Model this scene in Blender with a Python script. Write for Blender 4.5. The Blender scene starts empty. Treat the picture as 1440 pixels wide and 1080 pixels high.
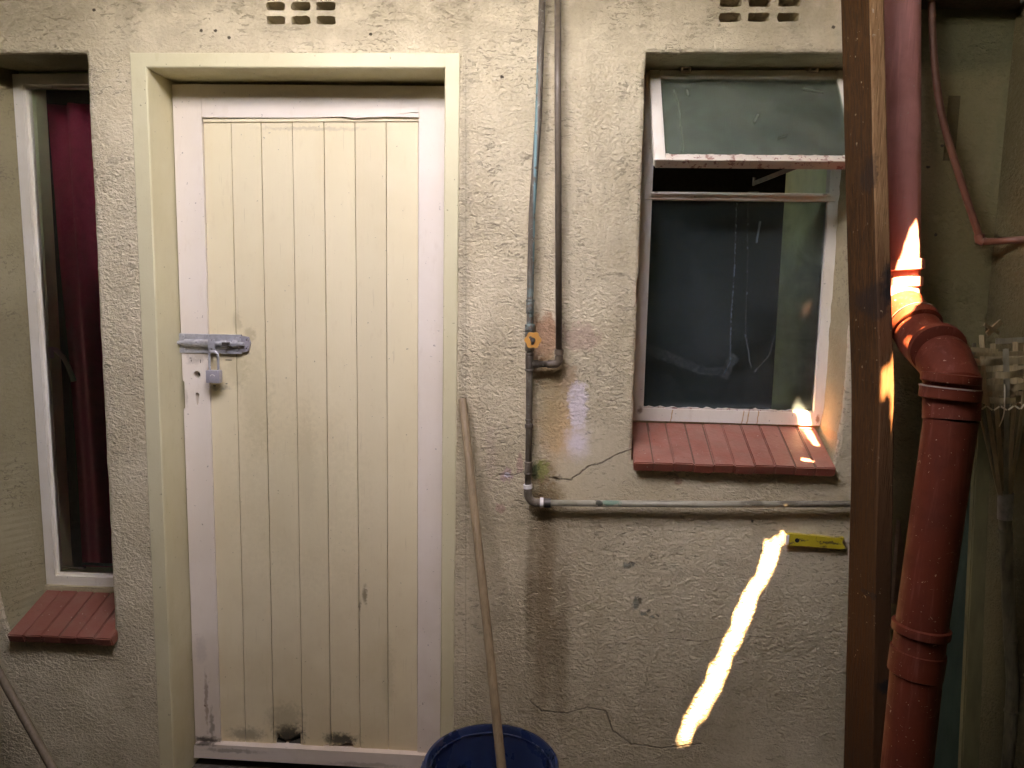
import bpy, bmesh, math, random
import numpy as np
from mathutils import Vector, Matrix, noise as mnoise
from mathutils.geometry import delaunay_2d_cdt
R = math.radians
random.seed(7)
sc = bpy.context.scene
C = sc.collection

# ------------------------------------------------------------------ camera
F_PX = 1050.0
PITCH, YAW, ROLL = R(7.044), R(3.30), R(1.076)
CAM = Vector((0.0, -2.0, 1.49))
def cam_axes():
    rot = Matrix.Rotation(YAW, 3, 'Z')
    right = rot @ Vector((1, 0, 0)); fwd = rot @ Vector((0, math.cos(PITCH), -math.sin(PITCH))); up = rot @ Vector((0, math.sin(PITCH), math.cos(PITCH)))
    r2 = math.cos(ROLL)*right + math.sin(ROLL)*up
    u2 = -math.sin(ROLL)*right + math.cos(ROLL)*up
    return r2, u2, fwd
AX = cam_axes()
cam_data = bpy.data.cameras.new('camera'); cam = bpy.data.objects.new('camera', cam_data); C.objects.link(cam)
cam_data.sensor_width = 36.0; cam_data.lens = F_PX/1440*36.0; cam_data.clip_start = 0.02; cam_data.clip_end = 300
m = Matrix((( AX[0].x, AX[1].x, -AX[2].x, CAM.x), (AX[0].y, AX[1].y, -AX[2].y, CAM.y), (AX[0].z, AX[1].z, -AX[2].z, CAM.z), (0, 0, 0, 1)))
cam.matrix_world = m
sc.camera = cam
def at(u, v, y=0.0):
    """the place in the world, on the vertical plane at depth y, that photo pixel (u, v) shows"""
    d = AX[0]*((u-720)/F_PX) + AX[1]*(-(v-540)/F_PX) + AX[2]
    return CAM + d*((y-CAM.y)/d.y)
def xz(u, v, y=0.0):
    p = at(u, v, y); return (p.x, p.z)

# ------------------------------------------------------------------ light
SUN = Vector((0.06, 0.45, -1.0))            # the way the sunlight travels
world = bpy.data.worlds.new("World"); sc.world = world; world.use_nodes = True
nt = world.node_tree
bg = nt.nodes['Background']; sky = nt.nodes.new('ShaderNodeTexSky'); sky.sky_type = 'NISHITA'
sky.sun_disc = False
to_sun = -SUN.normalized()
sky.sun_elevation = math.asin(to_sun.z); sky.sun_rotation = math.atan2(to_sun.x, to_sun.y)
sky.air_density = 0.9; sky.dust_density = 0.1; sky.ozone_density = 1.0; sky.altitude = 1500
bg.inputs['Strength'].default_value = 0.15
nt.links.new(sky.outputs[0], bg.inputs['Color'])
sd = bpy.data.lights.new('sun', 'SUN'); sd.energy = 2.2; sd.angle = R(0.45); sd.color = (1.0, 0.985, 0.965)
so = bpy.data.objects.new('sun', sd); C.objects.link(so); so.rotation_euler = SUN.to_track_quat('-Z', 'Y').to_euler(); so.location = (0, -3, 9)
sc.view_settings.view_transform = 'Standard'; sc.view_settings.look = 'None'; sc.view_settings.gamma = 1
sc.view_settings.use_curve_mapping = False
sc.view_settings.exposure = 6.25
sc.view_settings.use_white_balance = True
sc.view_settings.white_balance_temperature = 21000
sc.view_settings.white_balance_tint = 31
sc.cycles.use_denoising = True
sc.cycles.max_bounces = 10; sc.cycles.diffuse_bounces = 6
sc.cycles.sample_clamp_indirect = 3.0

# ------------------------------------------------------------------ node helpers
class G:
    def __init__(s, name):
        s.m = bpy.data.materials.new(name); s.m.use_nodes = True; s.t = s.m.node_tree
        s.b = s.t.nodes['Principled BSDF']; s.out = s.t.nodes['Material Output']
        s.P = s.n('ShaderNodeNewGeometry').outputs['Position']
    def n(s, kind): return s.t.nodes.new(kind)
    def set(s, sock, v):
        if isinstance(v, bpy.types.NodeSocket): s.t.links.new(v, sock)
        elif isinstance(v, (tuple, list, Vector)):
            v = tuple(v)
            if len(sock.default_value) == 4 and len(v) == 3: v = v + (1,)
            sock.default_value = v
        else: sock.default_value = v
    def m_(s, op, a, b=None, c=None, clamp=False):
        n = s.n('ShaderNodeMath'); n.operation = op; n.use_clamp = clamp
        for i, v in enumerate((a, b, c)):
            if v is not None: s.set(n.inputs[i], v)
        return n.outputs[0]
    def v_(s, op, a, b=None, out=0, scale=None):
        n = s.n('ShaderNodeVectorMath'); n.operation = op; s.set(n.inputs[0], a)
        if b is not None: s.set(n.inputs[1], b)
        if scale is not None: s.set(n.inputs['Scale'], scale)
        return n.outputs[out]
    def scaled(s, vec, sx, sy, sz): return s.v_('MULTIPLY', vec, (sx, sy, sz))
    def noise(s, scale, detail=2, rough=.5, dist=0, vec=None, out='Fac'):
        n = s.n('ShaderNodeTexNoise'); s.set(n.inputs['Vector'], s.P if vec is None else vec)
        n.inputs['Scale'].default_value = scale; n.inputs['Detail'].default_value = detail
        n.inputs['Roughness'].default_value = rough; n.inputs['Distortion'].default_value = dist
        return n.outputs[out]
    def voro(s, scale, feature='F1', vec=None, rnd=1):
        n = s.n('ShaderNodeTexVoronoi'); n.feature = feature; s.set(n.inputs['Vector'], s.P if vec is None else vec)
        n.inputs['Scale'].default_value = scale; n.inputs['Randomness'].default_value = rnd
        return n.outputs['Distance']
    def step(s, v, lo, hi, a=0., b=1.):
        n = s.n('ShaderNodeMapRange'); n.interpolation_type = 'SMOOTHSTEP'; s.set(n.inputs['Value'], v)
        n.inputs['From Min'].default_value = lo; n.inputs['From Max'].default_value = hi
        n.inputs['To Min'].default_value = a; n.inputs['To Max'].default_value = b
        return n.outputs[0]
    def mix(s, f, a, b, mode='MIX'):
        n = s.n('ShaderNodeMix'); n.data_type = 'RGBA'; n.blend_type = mode
        s.set(n.inputs[0], f); s.set(n.inputs[6], a); s.set(n.inputs[7], b)
        return n.outputs[2]
    def sep(s, v=None):
        n = s.n('ShaderNodeSeparateXYZ'); s.set(n.inputs[0], s.P if v is None else v); return n.outputs
    def warp(s, scale, amt):
        c = s.noise(scale, 3, .6, out='Color')
        return s.v_('ADD', s.P, s.v_('SCALE', s.v_('SUBTRACT', c, (.5, .5, .5)), scale=amt))
    def blob(s, cx, cz, rx, rz, vec=None, inner=.6, outer=1.1, edge=.5, nscale=40):
        """soft irregular patch on an upright surface"""
        v = s.P if vec is None else vec
        d = s.v_('SUBTRACT', v, (cx, 0, cz)); d = s.v_('MULTIPLY', d, (1/rx, 0, 1/rz))
        l = s.v_('LENGTH', d, out=1)
        if edge:
            if not hasattr(s, 'cache'): s.cache = {}
            if nscale not in s.cache: s.cache[nscale] = s.m_('SUBTRACT', s.noise(nscale, 3, .65), .5)
            l = s.m_('MULTIPLY_ADD', s.cache[nscale], edge*2, l)
        return s.step(l, inner, outer, 1., 0.)
    def line(s, pts, w, vec):
        """distance mask along a polyline of (x, z)"""
        best = None; p = s.v_('MULTIPLY', vec, (1, 0, 1))
        for a, b in zip(pts, pts[1:]):
            A = Vector((a[0], 0, a[1])); B = Vector((b[0], 0, b[1])); D = B-A; L2 = max(D.dot(D), 1e-9)
            q = s.v_('SUBTRACT', p, tuple(A)); t = s.v_('DOT_PRODUCT', q, tuple(D/L2), out=1)
            t = s.m_('MULTIPLY', t, 1.0, clamp=True)
            d = s.v_('DISTANCE', q, s.v_('SCALE', tuple(D), scale=t), out=1)
            best = d if best is None else s.m_('MINIMUM', best, d)
        return s.step(best, w*.4, w*1.2, 1., 0.)
    def bump(s, h, dist, strength=1., prev=None):
        n = s.n('ShaderNodeBump'); s.set(n.inputs['Height'], h); n.inputs['Distance'].default_value = dist
        n.inputs['Strength'].default_value = strength
        if prev is not None: s.set(n.inputs['Normal'], prev)
        return n.outputs[0]
    def fin(s, col, rough=.6, normal=None, metal=None, spec=None, **kw):
        s.set(s.b.inputs['Base Color'], col); s.set(s.b.inputs['Roughness'], rough)
        if normal is not None: s.set(s.b.inputs['Normal'], normal)
        if metal is not None: s.set(s.b.inputs['Metallic'], metal)
        if spec is not None: s.set(s.b.inputs['Specular IOR Level'], spec)
        return s.m

def plaster(name, base, green=0., stains=False, smooth_amt=.5, bump_k=1.):
    g = G(name)
    big = g.noise(1.6, 4, .55); mid = g.noise(9, 4, .6); fine = g.noise(130, 3, .7)
    col = g.mix(g.step(big, .35, .65), tuple(c*k for c, k in zip(base, (.86, .85, .83))), tuple(min(1, c*1.07) for c in base))
    col = g.mix(g.step(mid, .42, .7, 0, .35), col, tuple(c*k for c, k in zip(base, (.90, .86, .78))))
    # roughcast: flattened lumps with torn lower lips, smoother where the trowel has rubbed it down
    wv = g.warp(28, .016)
    l1 = g.noise(74, 3, .55, .3, vec=g.scaled(wv, 1, 1, 1.35)); l1 = g.step(l1, .33, .66)
    l2 = g.noise(150, 2, .6, .4, vec=g.scaled(wv, .8, 1, 1.3)); l2 = g.step(l2, .36, .66)
    fl = g.noise(26, 3, .6, 1.2, vec=g.scaled(wv, .55, 1, 1.3)); fl = g.step(fl, .43, .52)
    h = g.m_('ADD', g.m_('MULTIPLY', l1, .55), g.m_('MULTIPLY', l2, .30)); h = g.m_('ADD', h, g.m_('MULTIPLY', fl, .15))
    rub = g.step(g.noise(3.2, 3, .5), .46, .66)
    X = g.sep()
    P = g.P
    if stains:
        sm = g.blob(.10, 1.02, .13, .15, edge=.25, nscale=12)
        rub = g.m_('MAXIMUM', g.m_('MULTIPLY', rub, smooth_amt), sm)
        rub = g.m_('MAXIMUM', rub, g.m_('MULTIPLY', g.step(X[2], 2.03, 2.16), .55))
        rub = g.m_('MAXIMUM', rub, g.m_('MULTIPLY', g.step(X[0], .80, .92), .35))
    else: rub = g.m_('MULTIPLY', rub, smooth_amt)
    h = g.m_('MULTIPLY', h, g.m_('SUBTRACT', 1.0, g.m_('MULTIPLY', rub, .8)))
    pit = g.step(g.noise(70, 3, .55, 1.2, vec=g.scaled(wv, .6, 1, 1.6)), .565, .625)
    spark = g.step(g.noise(7, 2, .5), .40, .62)
    pit = g.m_('MULTIPLY', pit, spark)
    col = g.mix(g.m_('MULTIPLY', pit, .52), col, (.17, .135, .085))
    # dirt caught in the low places
    low = g.m_('MULTIPLY', g.m_('SUBTRACT', 1.0, l1), g.step(mid, .35, .7, .1, .4))
    col = g.mix(g.m_('MULTIPLY', low, g.m_('SUBTRACT', 1., rub)), col, tuple(c*k for c, k in zip(base, (.72, .67, .58))))
    if stains:
        w = g.warp(45, .02); w2 = g.warp(18, .012)
        top = g.m_('MULTIPLY', g.step(X[2], 2.04, 2.22), g.step(mid, .30, .6, .25, 1.))
        col = g.mix(g.m_('MULTIPLY', top, .55), col, (.26, .21, .14))  # grime along the wall top, with some light falloff painted in
        col = g.mix(g.m_('MULTIPLY', g.step(g.noise(4, 4, .65, vec=g.scaled(P, 1, 1, .4)), .5, .7), .30), col, (.40, .32, .21))
        def pat(mask, c, k=1.): 
            nonlocal col
            col = g.mix(g.m_('MULTIPLY', mask, k), col, c)
        # algae and damp towards the corner at the right
        alg = g.m_('MULTIPLY', g.step(X[0], .80, .98), g.step(big, .1, .6, .75, 1.))
        col = g.mix(alg, col, (.185, .160, .075))
        pat(g.m_('MULTIPLY', g.step(X[0], .8, .95), g.step(g.noise(6, 4, .7, vec=g.scaled(P, 1, 1, .25)), .48, .7)), (.15, .15, .08), .7)
        pat(g.blob(*xz(1350, 40), .30, .12, edge=.4, nscale=6), (.10, .11, .06), .7)
        # reddish undercoat behind the stop valve, orange and pale paint patches
        pat(g.blob(*xz(765, 475), .045, .075, vec=w, edge=.8), (.50, .22, .12), .75)
        pat(g.blob(*xz(815, 475), .06, .04, vec=w, edge=.9), (.50, .28, .22), .5)
        pat(g.blob(*xz(785, 530), .06, .05, vec=w, edge=.9), (.46, .24, .12), .55)
        pat(g.blob(*xz(784, 598), .055, .11, edge=.5, nscale=24, inner=.3, outer=1.35), (.72, .43, .22), .85)
        pat(g.blob(*xz(772, 560), .045, .13, edge=.6, inner=.3, outer=1.3), (.50, .36, .19), .6)
        pat(g.m_('MAXIMUM', g.blob(*xz(813, 572), .030, .082, vec=w, edge=.75, nscale=40, inner=.6, outer=1.1), g.blob(*xz(812, 622), .038, .055, vec=w, edge=.5, inner=.1, outer=1.3)), (.84, .73, .74), .9)
        # moss and rust where the pipe joint leaks
        pat(g.blob(*xz(765, 668), .035, .05, vec=w, edge=.9, inner=.4), (.28, .15, .07), .7)
        pat(g.blob(*xz(762, 660), .024, .035, vec=w, edge=1.0, nscale=90, inner=.5), (.30, .32, .10), .9)
        pat(g.blob(*xz(752, 662), .016, .026, vec=w, edge=1.0, nscale=90, inner=.4), (.07, .11, .05), .9)
        pat(g.blob(*xz(782, 672), .014, .010, vec=w, edge=.9, nscale=90, inner=.4), (.07, .045, .025), .9)
        pat(g.blob(*xz(713, 668), .020, .022, vec=w, edge=.9, nscale=70), (.52, .30, .30), .7)
        pat(g.blob(*xz(714, 669), .010, .010, vec=w, edge=.9, nscale=90), (.62, .60, .66), .8)
        pat(g.blob(*xz(731, 652), .012, .030, vec=w, edge=.9, nscale=70), (.50, .26, .22), .6)
        pat(g.blob(*xz(704, 715), .014, .018, vec=w, edge=.9, nscale=70), (.48, .24, .20), .6)
        pat(g.blob(*xz(953, 677), .012, .012, vec=w, edge=.9, nscale=70), (.45, .20, .14), .6)
        pat(g.blob(*xz(690, 640), .02, .10, vec=w, edge=.9, nscale=20, inner=.2), (.50, .34, .28), .3)
        # brown water run under the elbow
        pat(g.blob(*xz(772, 700), .050, .05, vec=w, edge=.6, inner=.3, outer=1.2), (.30, .185, .085), .75)
        pat(g.blob(*xz(765, 850), .045, .42, vec=w2, edge=.45, nscale=14, inner=.25, outer=1.3), (.245, .155, .08), .8)
        pat(g.blob(*xz(745, 830), .016, .26, vec=w2, edge=.45, nscale=14, inner=.25, outer=1.3), (.20, .13, .07), .6)
        pat(g.blob(*xz(790, 900), .030, .30, vec=w2, edge=.6, nscale=14, inner=.25, outer=1.3), (.22, .14, .075), .6)
        # chips of old green paint, small scuffs
        for u, v, rx, rz in ((884, 795, .018, .010), (894, 848, .012, .022), (905, 862, .012, .006), (918, 868, .008, .006)):
            pat(g.blob(*xz(u, v), rx, rz, vec=w, edge=1.0, nscale=110, inner=.5), (.20, .22, .18), .85)
            pat(g.blob(*xz(u+6, v-3), rx*.5, rz*.5, vec=w, edge=1.0, nscale=110, inner=.5), (.05, .045, .035), .8)
        for u, v in ((132, 14), (283, 43), (303, 43), (322, 53), (645, 266), (1058, 733), (1172, 38), (521, 48), (1305, 235), (1325, 205), (706, 108), (1316, 330)):
            pat(g.blob(*xz(u, v), .0055, .0045, edge=.8, nscale=160), (.04, .03, .02), .9)
        # grime at the foot, with light falloff towards the floor painted in
        foot = g.m_('MULTIPLY', g.step(X[2], .05, 1.05, 1., 0.), g.step(mid, .3, .7, .6, 1.))
        pat(foot, (.30, .24, .155), .5)
        # cracks
        wc = g.warp(60, .010)
        k1 = [xz(*q) for q in ((772, 672), (803, 675), (828, 656), (846, 651), (866, 640), (888, 632))]
        k2 = [xz(*q) for q in ((745, 985), (762, 1000), (800, 1003), (826, 994), (852, 1000), (862, 1028), (888, 1046), (930, 1052), (985, 1046))]
        k3 = [xz(*q) for q in ((702, 667), (722, 668), (742, 662))]
        cr = g.m_('MAXIMUM', g.line(k1, .0022, wc), g.line(k2, .0028, wc)); cr = g.m_('MAXIMUM', cr, g.line(k3, .002, wc))
        pat(cr, (.12, .09, .06), .62)
        k4 = [xz(*q) for q in ((940, 897), (985, 902), (1030, 893), (1090, 897))]
        pat(g.line(k4, .0015, wc), (.08, .06, .04), .5)
        fr = g.line([xz(655, 80), xz(655, 1000)], .0022, g.warp(50, .006)); pat(fr, (.12, .09, .05), .22)
        pat(g.blob(*xz(652, 420), .018, .9, edge=.5, nscale=8, inner=.1, outer=1.3), (.34, .29, .20), .4)
        h = g.m_('SUBTRACT', h, g.m_('MULTIPLY', cr, 1.2))
    col = g.mix(g.step(fine, .35, .75, 0, .12), col, (.12, .10, .07))
    h = g.m_('SUBTRACT', h, g.m_('MULTIPLY', pit, .7))
    nrm = g.bump(h, .0037*bump_k, 1.)
    nrm = g.bump(g.noise(420, 2, .6), .0006, .8, prev=nrm)
    nrm = g.bump(g.noise(5, 3, .5), .012, .6, prev=nrm)
    return g.fin(col, .85, nrm, spec=.25)

def paint(name, base, rough=.45, dirt=.3, grain=True, low_dirt_shade=0., chips=0., chip_col=(.20, .12, .07), vary=0., extra=None):
    g = G(name)
    X = g.sep()
    n1 = g.noise(3.5, 4, .6); n2 = g.noise(30, 4, .65, vec=g.scaled(g.P, 1.6, 1, .5))
    col = g.mix(g.step(n1, .38, .68, 0, dirt), base, tuple(c*k for c, k in zip(base, (.84, .76, .62))))
    col = g.mix(g.step(n2, .56, .78, 0, dirt*.8), col, tuple(c*k for c, k in zip(base, (.70, .60, .48))))
    if vary:
        oi = g.n('ShaderNodeObjectInfo'); v = g.step(oi.outputs['Random'], 0, 1, 1-vary, 1+vary*.3)
        col = g.mix(1.0, col, g_comb(g, v), 'MULTIPLY')
    if low_dirt_shade:
        f = g.m_('MULTIPLY', g.step(X[2], .03, 1.0, 1., 0.), g.step(n1, .25, .6, .45, 1.))  # grime low down plus painted-in light falloff towards the floor
        col = g.mix(g.m_('MULTIPLY', f, low_dirt_shade), col, tuple(c*k for c, k in zip(base, (.56, .46, .38))))
    sp = g.step(g.noise(95, 2, .5), .735, .76)
    col = g.mix(g.m_('MULTIPLY', sp, .5), col, (.10, .07, .05))
    hh = g.noise(260, 2, .5, vec=g.scaled(g.P, 1, 1, .12)) if grain else g.noise(200, 2, .5)
    if chips:
        ch = g.step(g.noise(48, 5, .7, vec=g.warp(30, .02)), .72-chips*.12, .735-chips*.12)
        col = g.mix(ch, col, chip_col); hh = g.m_('SUBTRACT', hh, g.m_('MULTIPLY', ch, 1.5))
    if extra: col = extra(g, col)
    nrm = g.bump(hh, .0006, .5); nrm = g.bump(g.noise(9, 2, .5), .003, .4, prev=nrm)
    return g.fin(col, g.step(n2, .3, .7, rough-.08, rough+.15), nrm, spec=.4)
def g_comb(g, v):
    n = g.n('ShaderNodeCombineColor')
    for i in range(3): g.set(n.inputs[i], v)
    return n.outputs[0]

def simple(name, base, rough=.5, metal=0., nscale=40, amt=.25, bump=.0004, spec=.5, stretch=(1, 1, 1), dark=None):
    g = G(name)
    n = g.noise(nscale, 4, .6, vec=g.scaled(g.P, *stretch)); n2 = g.noise(nscale*.15, 3, .5)
    d = dark or tuple(c*.45 for c in base)
    col = g.mix(g.step(n, .4, .75, 0, amt), base, d); col = g.mix(g.step(n2, .4, .7, 0, amt), col, d)
    return g.fin(col, g.step(n, .3, .7, max(.05, rough-.1), min(1, rough+.15)), g.bump(n, bump, .8), metal=metal, spec=spec)

# ------------------------------------------------------------------ materials
M = {}
M['plaster'] = plaster('wall_plaster', (.72, .60, .42), stains=True)
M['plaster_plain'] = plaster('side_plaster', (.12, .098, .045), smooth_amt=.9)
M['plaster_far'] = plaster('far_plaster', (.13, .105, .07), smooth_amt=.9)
M['reveal'] = plaster('reveal_plaster', (.46, .375, .235), smooth_amt=1.2, bump_k=.35)
M['reveal_dark'] = plaster('dim_reveal_plaster', (.33, .27, .16), smooth_amt=1.2, bump_k=.35)  # left reveal: same plaster with shade put into the colour
def stile_dirt(g, col):
    w = g.warp(50, .02)
    for u, v, rx, rz, k, c in ((280, 498, .05, .02, .55, (.30, .24, .18)), (290, 985, .006, .11, .6, (.20, .10, .07)), (283, 915, .02, .05, .35, (.40, .33, .30)),
                               (290, 1040, .045, .012, .9, (.03, .022, .015)), (298, 1020, .008, .06, .6, (.10, .07, .05)), (262, 560, .006, .03, .3, (.2, .14, .1)), (272, 508, .02, .010, .35, (.25, .2, .15)), (330, 1052, .10, .008, .5, (.12, .09, .06)),
                               (520, 1072, .12, .008, .4, (.15, .11, .08))):
        col = g.mix(g.m_('MULTIPLY', g.blob(*xz(u, v, .12), rx, rz, vec=w, edge=.7, nscale=60, inner=.35, outer=1.25), k), col, c)
    return col
M['stile'] = paint('pink_white_paint', (.80, .705, .615), .42, .22, low_dirt_shade=.5, chips=.15, extra=stile_dirt)
def board_dirt(g, col):
    w = g.warp(70, .02)
    for u, v, rx, rz, k, c in ((405, 1035, .05, .035, .95, (.03, .028, .02)), (400, 1012, .06, .05, .38, (.18, .14, .09)), (478, 1042, .055, .022, .95, (.03, .028, .02)),
                               (512, 838, .008, .028, .8, (.20, .13, .07)), (505, 855, .005, .018, .6, (.22, .15, .09)), (350, 470, .02, .022, .38, (.34, .25, .12)), (332, 452, .014, .03, .3, (.35, .27, .14)),
                               (330, 520, .04, .06, .35, (.45, .36, .18)), (345, 1035, .06, .025, .6, (.16, .13, .09)), (430, 650, .03, .18, .10, (.30, .22, .10)), (300, 545, .04, .012, .5, (.15, .12, .08)),
                               (440, 180, .16, .006, .35, (.3, .22, .12)), (420, 700, .20, .30, .18, (.46, .38, .20)), (360, 560, .05, .16, .25, (.46, .37, .19)), (545, 950, .02, .12, .2, (.3, .24, .14))):
        col = g.mix(g.m_('MULTIPLY', g.blob(*xz(u, v, .12), rx, rz, vec=w, edge=.8, nscale=70, inner=.35, outer=1.3), k), col, c)
    sc_ = g.step(g.noise(60, 3, .6, vec=g.scaled(g.P, 3, 1, .12)), .66, .74)
    return g.mix(g.m_('MULTIPLY', sc_, .25), col, (.40, .30, .16))
M['board'] = paint('cream_paint', (.82, .695, .47), .40, .22, low_dirt_shade=.45, chips=.0, vary=.05, extra=board_dirt)
M['frame_paint'] = paint('frame_cream_paint', (.67, .60, .39), .42, .25, grain=False, low_dirt_shade=.5, chips=.18, chip_col=(.14, .07, .04))
def rust_runs(g, col):
    w = g.warp(60, .006)
    for u in (944, 1045, 1066, 1052): col = g.mix(g.m_('MULTIPLY', g.line([xz(u+2, 577, .14), xz(u, 588, .14), xz(u-2, 597, .14)], .0018, w), .8), col, (.55, .26, .06))
    for u, v, rx, rz in ((967, 101, .03, .006), (1142, 101, .03, .006), (900, 577, .008, .012), (1150, 590, .006, .012), (1158, 272, .008, .008), (921, 270, .008, .006)):
        col = g.mix(g.m_('MULTIPLY', g.blob(*xz(u, v, .14), rx, rz, vec=w, edge=.9, nscale=70, inner=.3, outer=1.3), .8), col, (.20, .10, .05))
    return col
M['window_paint'] = paint('window_white_paint', (.80, .74, .64), .5, .45, grain=False, low_dirt_shade=0, chips=.12, chip_col=(.42, .22, .16), extra=rust_runs)
M['hinge_paint'] = simple('hinge_paint', (.72, .60, .48), .5, amt=.5, dark=(.30, .14, .08))
M['window_rot'] = paint('flaking_white_paint', (.72, .62, .52), .6, .5, grain=False, chips=1.35, chip_col=(.40, .20, .15))
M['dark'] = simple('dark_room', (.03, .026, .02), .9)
M['rot'] = simple('rotten_wood', (.05, .05, .04), .9, nscale=90, bump=.002)
M['green_paint'] = simple('green_reveal_paint', (.80, .88, .54), .6, nscale=20, amt=.2)
M['curtain'] = simple('maroon_cloth', (.42, .03, .07), .85, nscale=300, amt=.3)
M['steel'] = simple('galvanised_steel', (.56, .57, .60), .36, .45, nscale=60, amt=.5)
M['steel_dark'] = simple('dark_steel', (.10, .09, .08), .5, .6, nscale=60)
M['lock_body'] = simple('grey_lock_paint', (.44, .42, .46), .4, .35, nscale=80, amt=.2)
M['black'] = simple('black_hole', (.01, .009, .008), .9)
def copper_mat():
    g = G('weathered_copper')
    X = g.sep()
    n = g.noise(60, 4, .7, vec=g.scaled(g.P, 1, 1, .35)); 
    col = g.mix(g.step(n, .35, .7), (.115, .085, .062), (.19, .16, .125))
    # verdigris run down the front of the pipe and green crust on the joints
    edge = g.m_('ADD', X[0], g.m_('MULTIPLY', g.m_('SUBTRACT', X[2], 1.75), .012))
    run = g.m_('MULTIPLY', g.step(g.m_('ABSOLUTE', g.m_('ADD', edge, .0635)), .001, .0065, 1., 0.), g.step(X[2], 1.42, 1.6))
    run = g.m_('MULTIPLY', run, g.step(X[2], 2.05, 2.14, 1., .1)); run = g.m_('MULTIPLY', run, g.step(g.noise(40, 3, .6), .32, .5))
    col = g.mix(g.m_('MULTIPLY', run, .9), col, (.13, .33, .33))
    j = g.m_('MULTIPLY', g.step(X[2], 1.37, 1.40), g.step(X[2], 1.46, 1.55, 1., .0)); j = g.m_('MULTIPLY', j, g.step(g.noise(70, 3, .6), .36, .6))
    col = g.mix(g.m_('MULTIPLY', j, .85), col, (.16, .26, .24))
    lime = g.step(g.noise(110, 3, .6), .62, .70); col = g.mix(g.m_('MULTIPLY', lime, .45), col, (.40, .43, .34))
    return g.fin(col, .5, g.bump(g.noise(200, 3, .6), .0012, .8), metal=.25)
M['copper'] = copper_mat()
M['brown_pipe'] = simple('brown_pipe_paint', (.165, .120, .085), .42, .05, nscale=70, amt=.4)
def cream_pipe():
    g = G('cream_pipe_paint')
    w = g.warp(50, .02)
    col = g.mix(g.step(g.noise(40, 4, .6), .45, .7, 0, .5), (.38, .35, .26), (.24, .21, .15))
    for u, rx, c, k in ((858, .035, (.10, .26, .18), .8), (842, .014, (.04, .04, .03), .9), (798, .03, (.25, .25, .17), .6), (1060, .03, (.10, .08, .05), .5), (1110, .03, (.10, .08, .05), .5)):
        col = g.mix(g.m_('MULTIPLY', g.blob(*xz(u, 707, -.03), rx, .008, vec=w, edge=1., nscale=90), k), col, c)
    return g.fin(col, .45, g.bump(g.noise(160, 3, .6), .001, .7))
M['cream_pipe'] = cream_pipe()
M['orange'] = simple('orange_plastic', (.70, .30, .075), .42, nscale=50, amt=.25, dark=(.45, .25, .12))
M['tape'] = simple('white_tape', (.78, .76, .72), .5, amt=.1); M['old_tape'] = simple('grubby_tape', (.30, .28, .24), .6, nscale=60, amt=.8)
def brick_mat(name='red_sill_paint', dk=1., du=1.):
    g = G(name)
    oi = g.n('ShaderNodeObjectInfo'); r = oi.outputs['Random']
    n = g.noise(25, 4, .6)
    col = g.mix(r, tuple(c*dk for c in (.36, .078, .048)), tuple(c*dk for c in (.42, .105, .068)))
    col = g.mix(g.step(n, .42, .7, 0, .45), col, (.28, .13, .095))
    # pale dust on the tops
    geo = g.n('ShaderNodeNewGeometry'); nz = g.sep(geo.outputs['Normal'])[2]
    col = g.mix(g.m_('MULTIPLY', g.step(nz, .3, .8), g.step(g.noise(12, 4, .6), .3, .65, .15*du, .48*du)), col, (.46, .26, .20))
    sp = g.step(g.noise(140, 2, .5), .72, .75); col = g.mix(g.m_('MULTIPLY', sp, .7), col, (.6, .52, .45))
    ch = g.step(g.noise(38, 4, .7), .66, .70); col = g.mix(g.m_('MULTIPLY', ch, .7), col, (.17, .065, .045))
    return g.fin(col, g.step(n, .3, .7, .38, .6), g.bump(g.noise(120, 3, .6), .0012, .8))
M['sill'] = brick_mat(); M['sill_dark'] = brick_mat('dark_sill_paint', .62, .25)  # left sill: same red paint with the corner's shade in the colour
M['mortar'] = simple('mortar', (.20, .11, .08), .9, nscale=120, bump=.002)
def post_mat():
    g = G('stained_timber')
    geo = g.n('ShaderNodeNewGeometry'); N = g.sep(geo.outputs['True Normal']); X = g.sep()
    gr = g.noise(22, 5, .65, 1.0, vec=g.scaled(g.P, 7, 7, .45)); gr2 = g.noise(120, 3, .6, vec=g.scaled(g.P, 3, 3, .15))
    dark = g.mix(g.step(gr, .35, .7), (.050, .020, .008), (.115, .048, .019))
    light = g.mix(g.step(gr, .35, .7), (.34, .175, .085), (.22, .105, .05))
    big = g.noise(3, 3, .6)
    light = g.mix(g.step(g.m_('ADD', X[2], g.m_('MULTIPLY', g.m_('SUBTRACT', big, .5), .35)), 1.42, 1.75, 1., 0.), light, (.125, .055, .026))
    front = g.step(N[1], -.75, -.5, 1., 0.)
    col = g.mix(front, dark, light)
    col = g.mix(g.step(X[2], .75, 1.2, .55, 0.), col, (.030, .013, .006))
    w = g.warp(30, .03)
    for u, v, rx, rz, k in ((1236, 395, .035, .07, .95), (1243, 450, .028, .045, .95), (1215, 420, .03, .05, .6), (1232, 940, .04, .022, .9), (1205, 250, .01, .05, .5), (1205, 820, .008, .008, .6)):
        col = g.mix(g.m_('MULTIPLY', g.blob(*xz(u, v, -.1), rx, rz, vec=w, edge=.7, nscale=30), k), col, (.018, .016, .017))
    col = g.mix(g.m_('MULTIPLY', g.step(gr2, .60, .72), .55), col, (.035, .018, .010))
    sp = g.m_('MULTIPLY', g.step(g.noise(85, 3, .6), .68, .71), g.step(g.noise(5, 2), .5, .6)); col = g.mix(g.m_('MULTIPLY', sp, .7), col, (.42, .33, .24))
    h = g.m_('ADD', g.m_('MULTIPLY', gr2, .5), gr)
    return g.fin(col, g.step(gr, .3, .7, .65, .9), g.bump(h, .004, .9), spec=.12)
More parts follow.
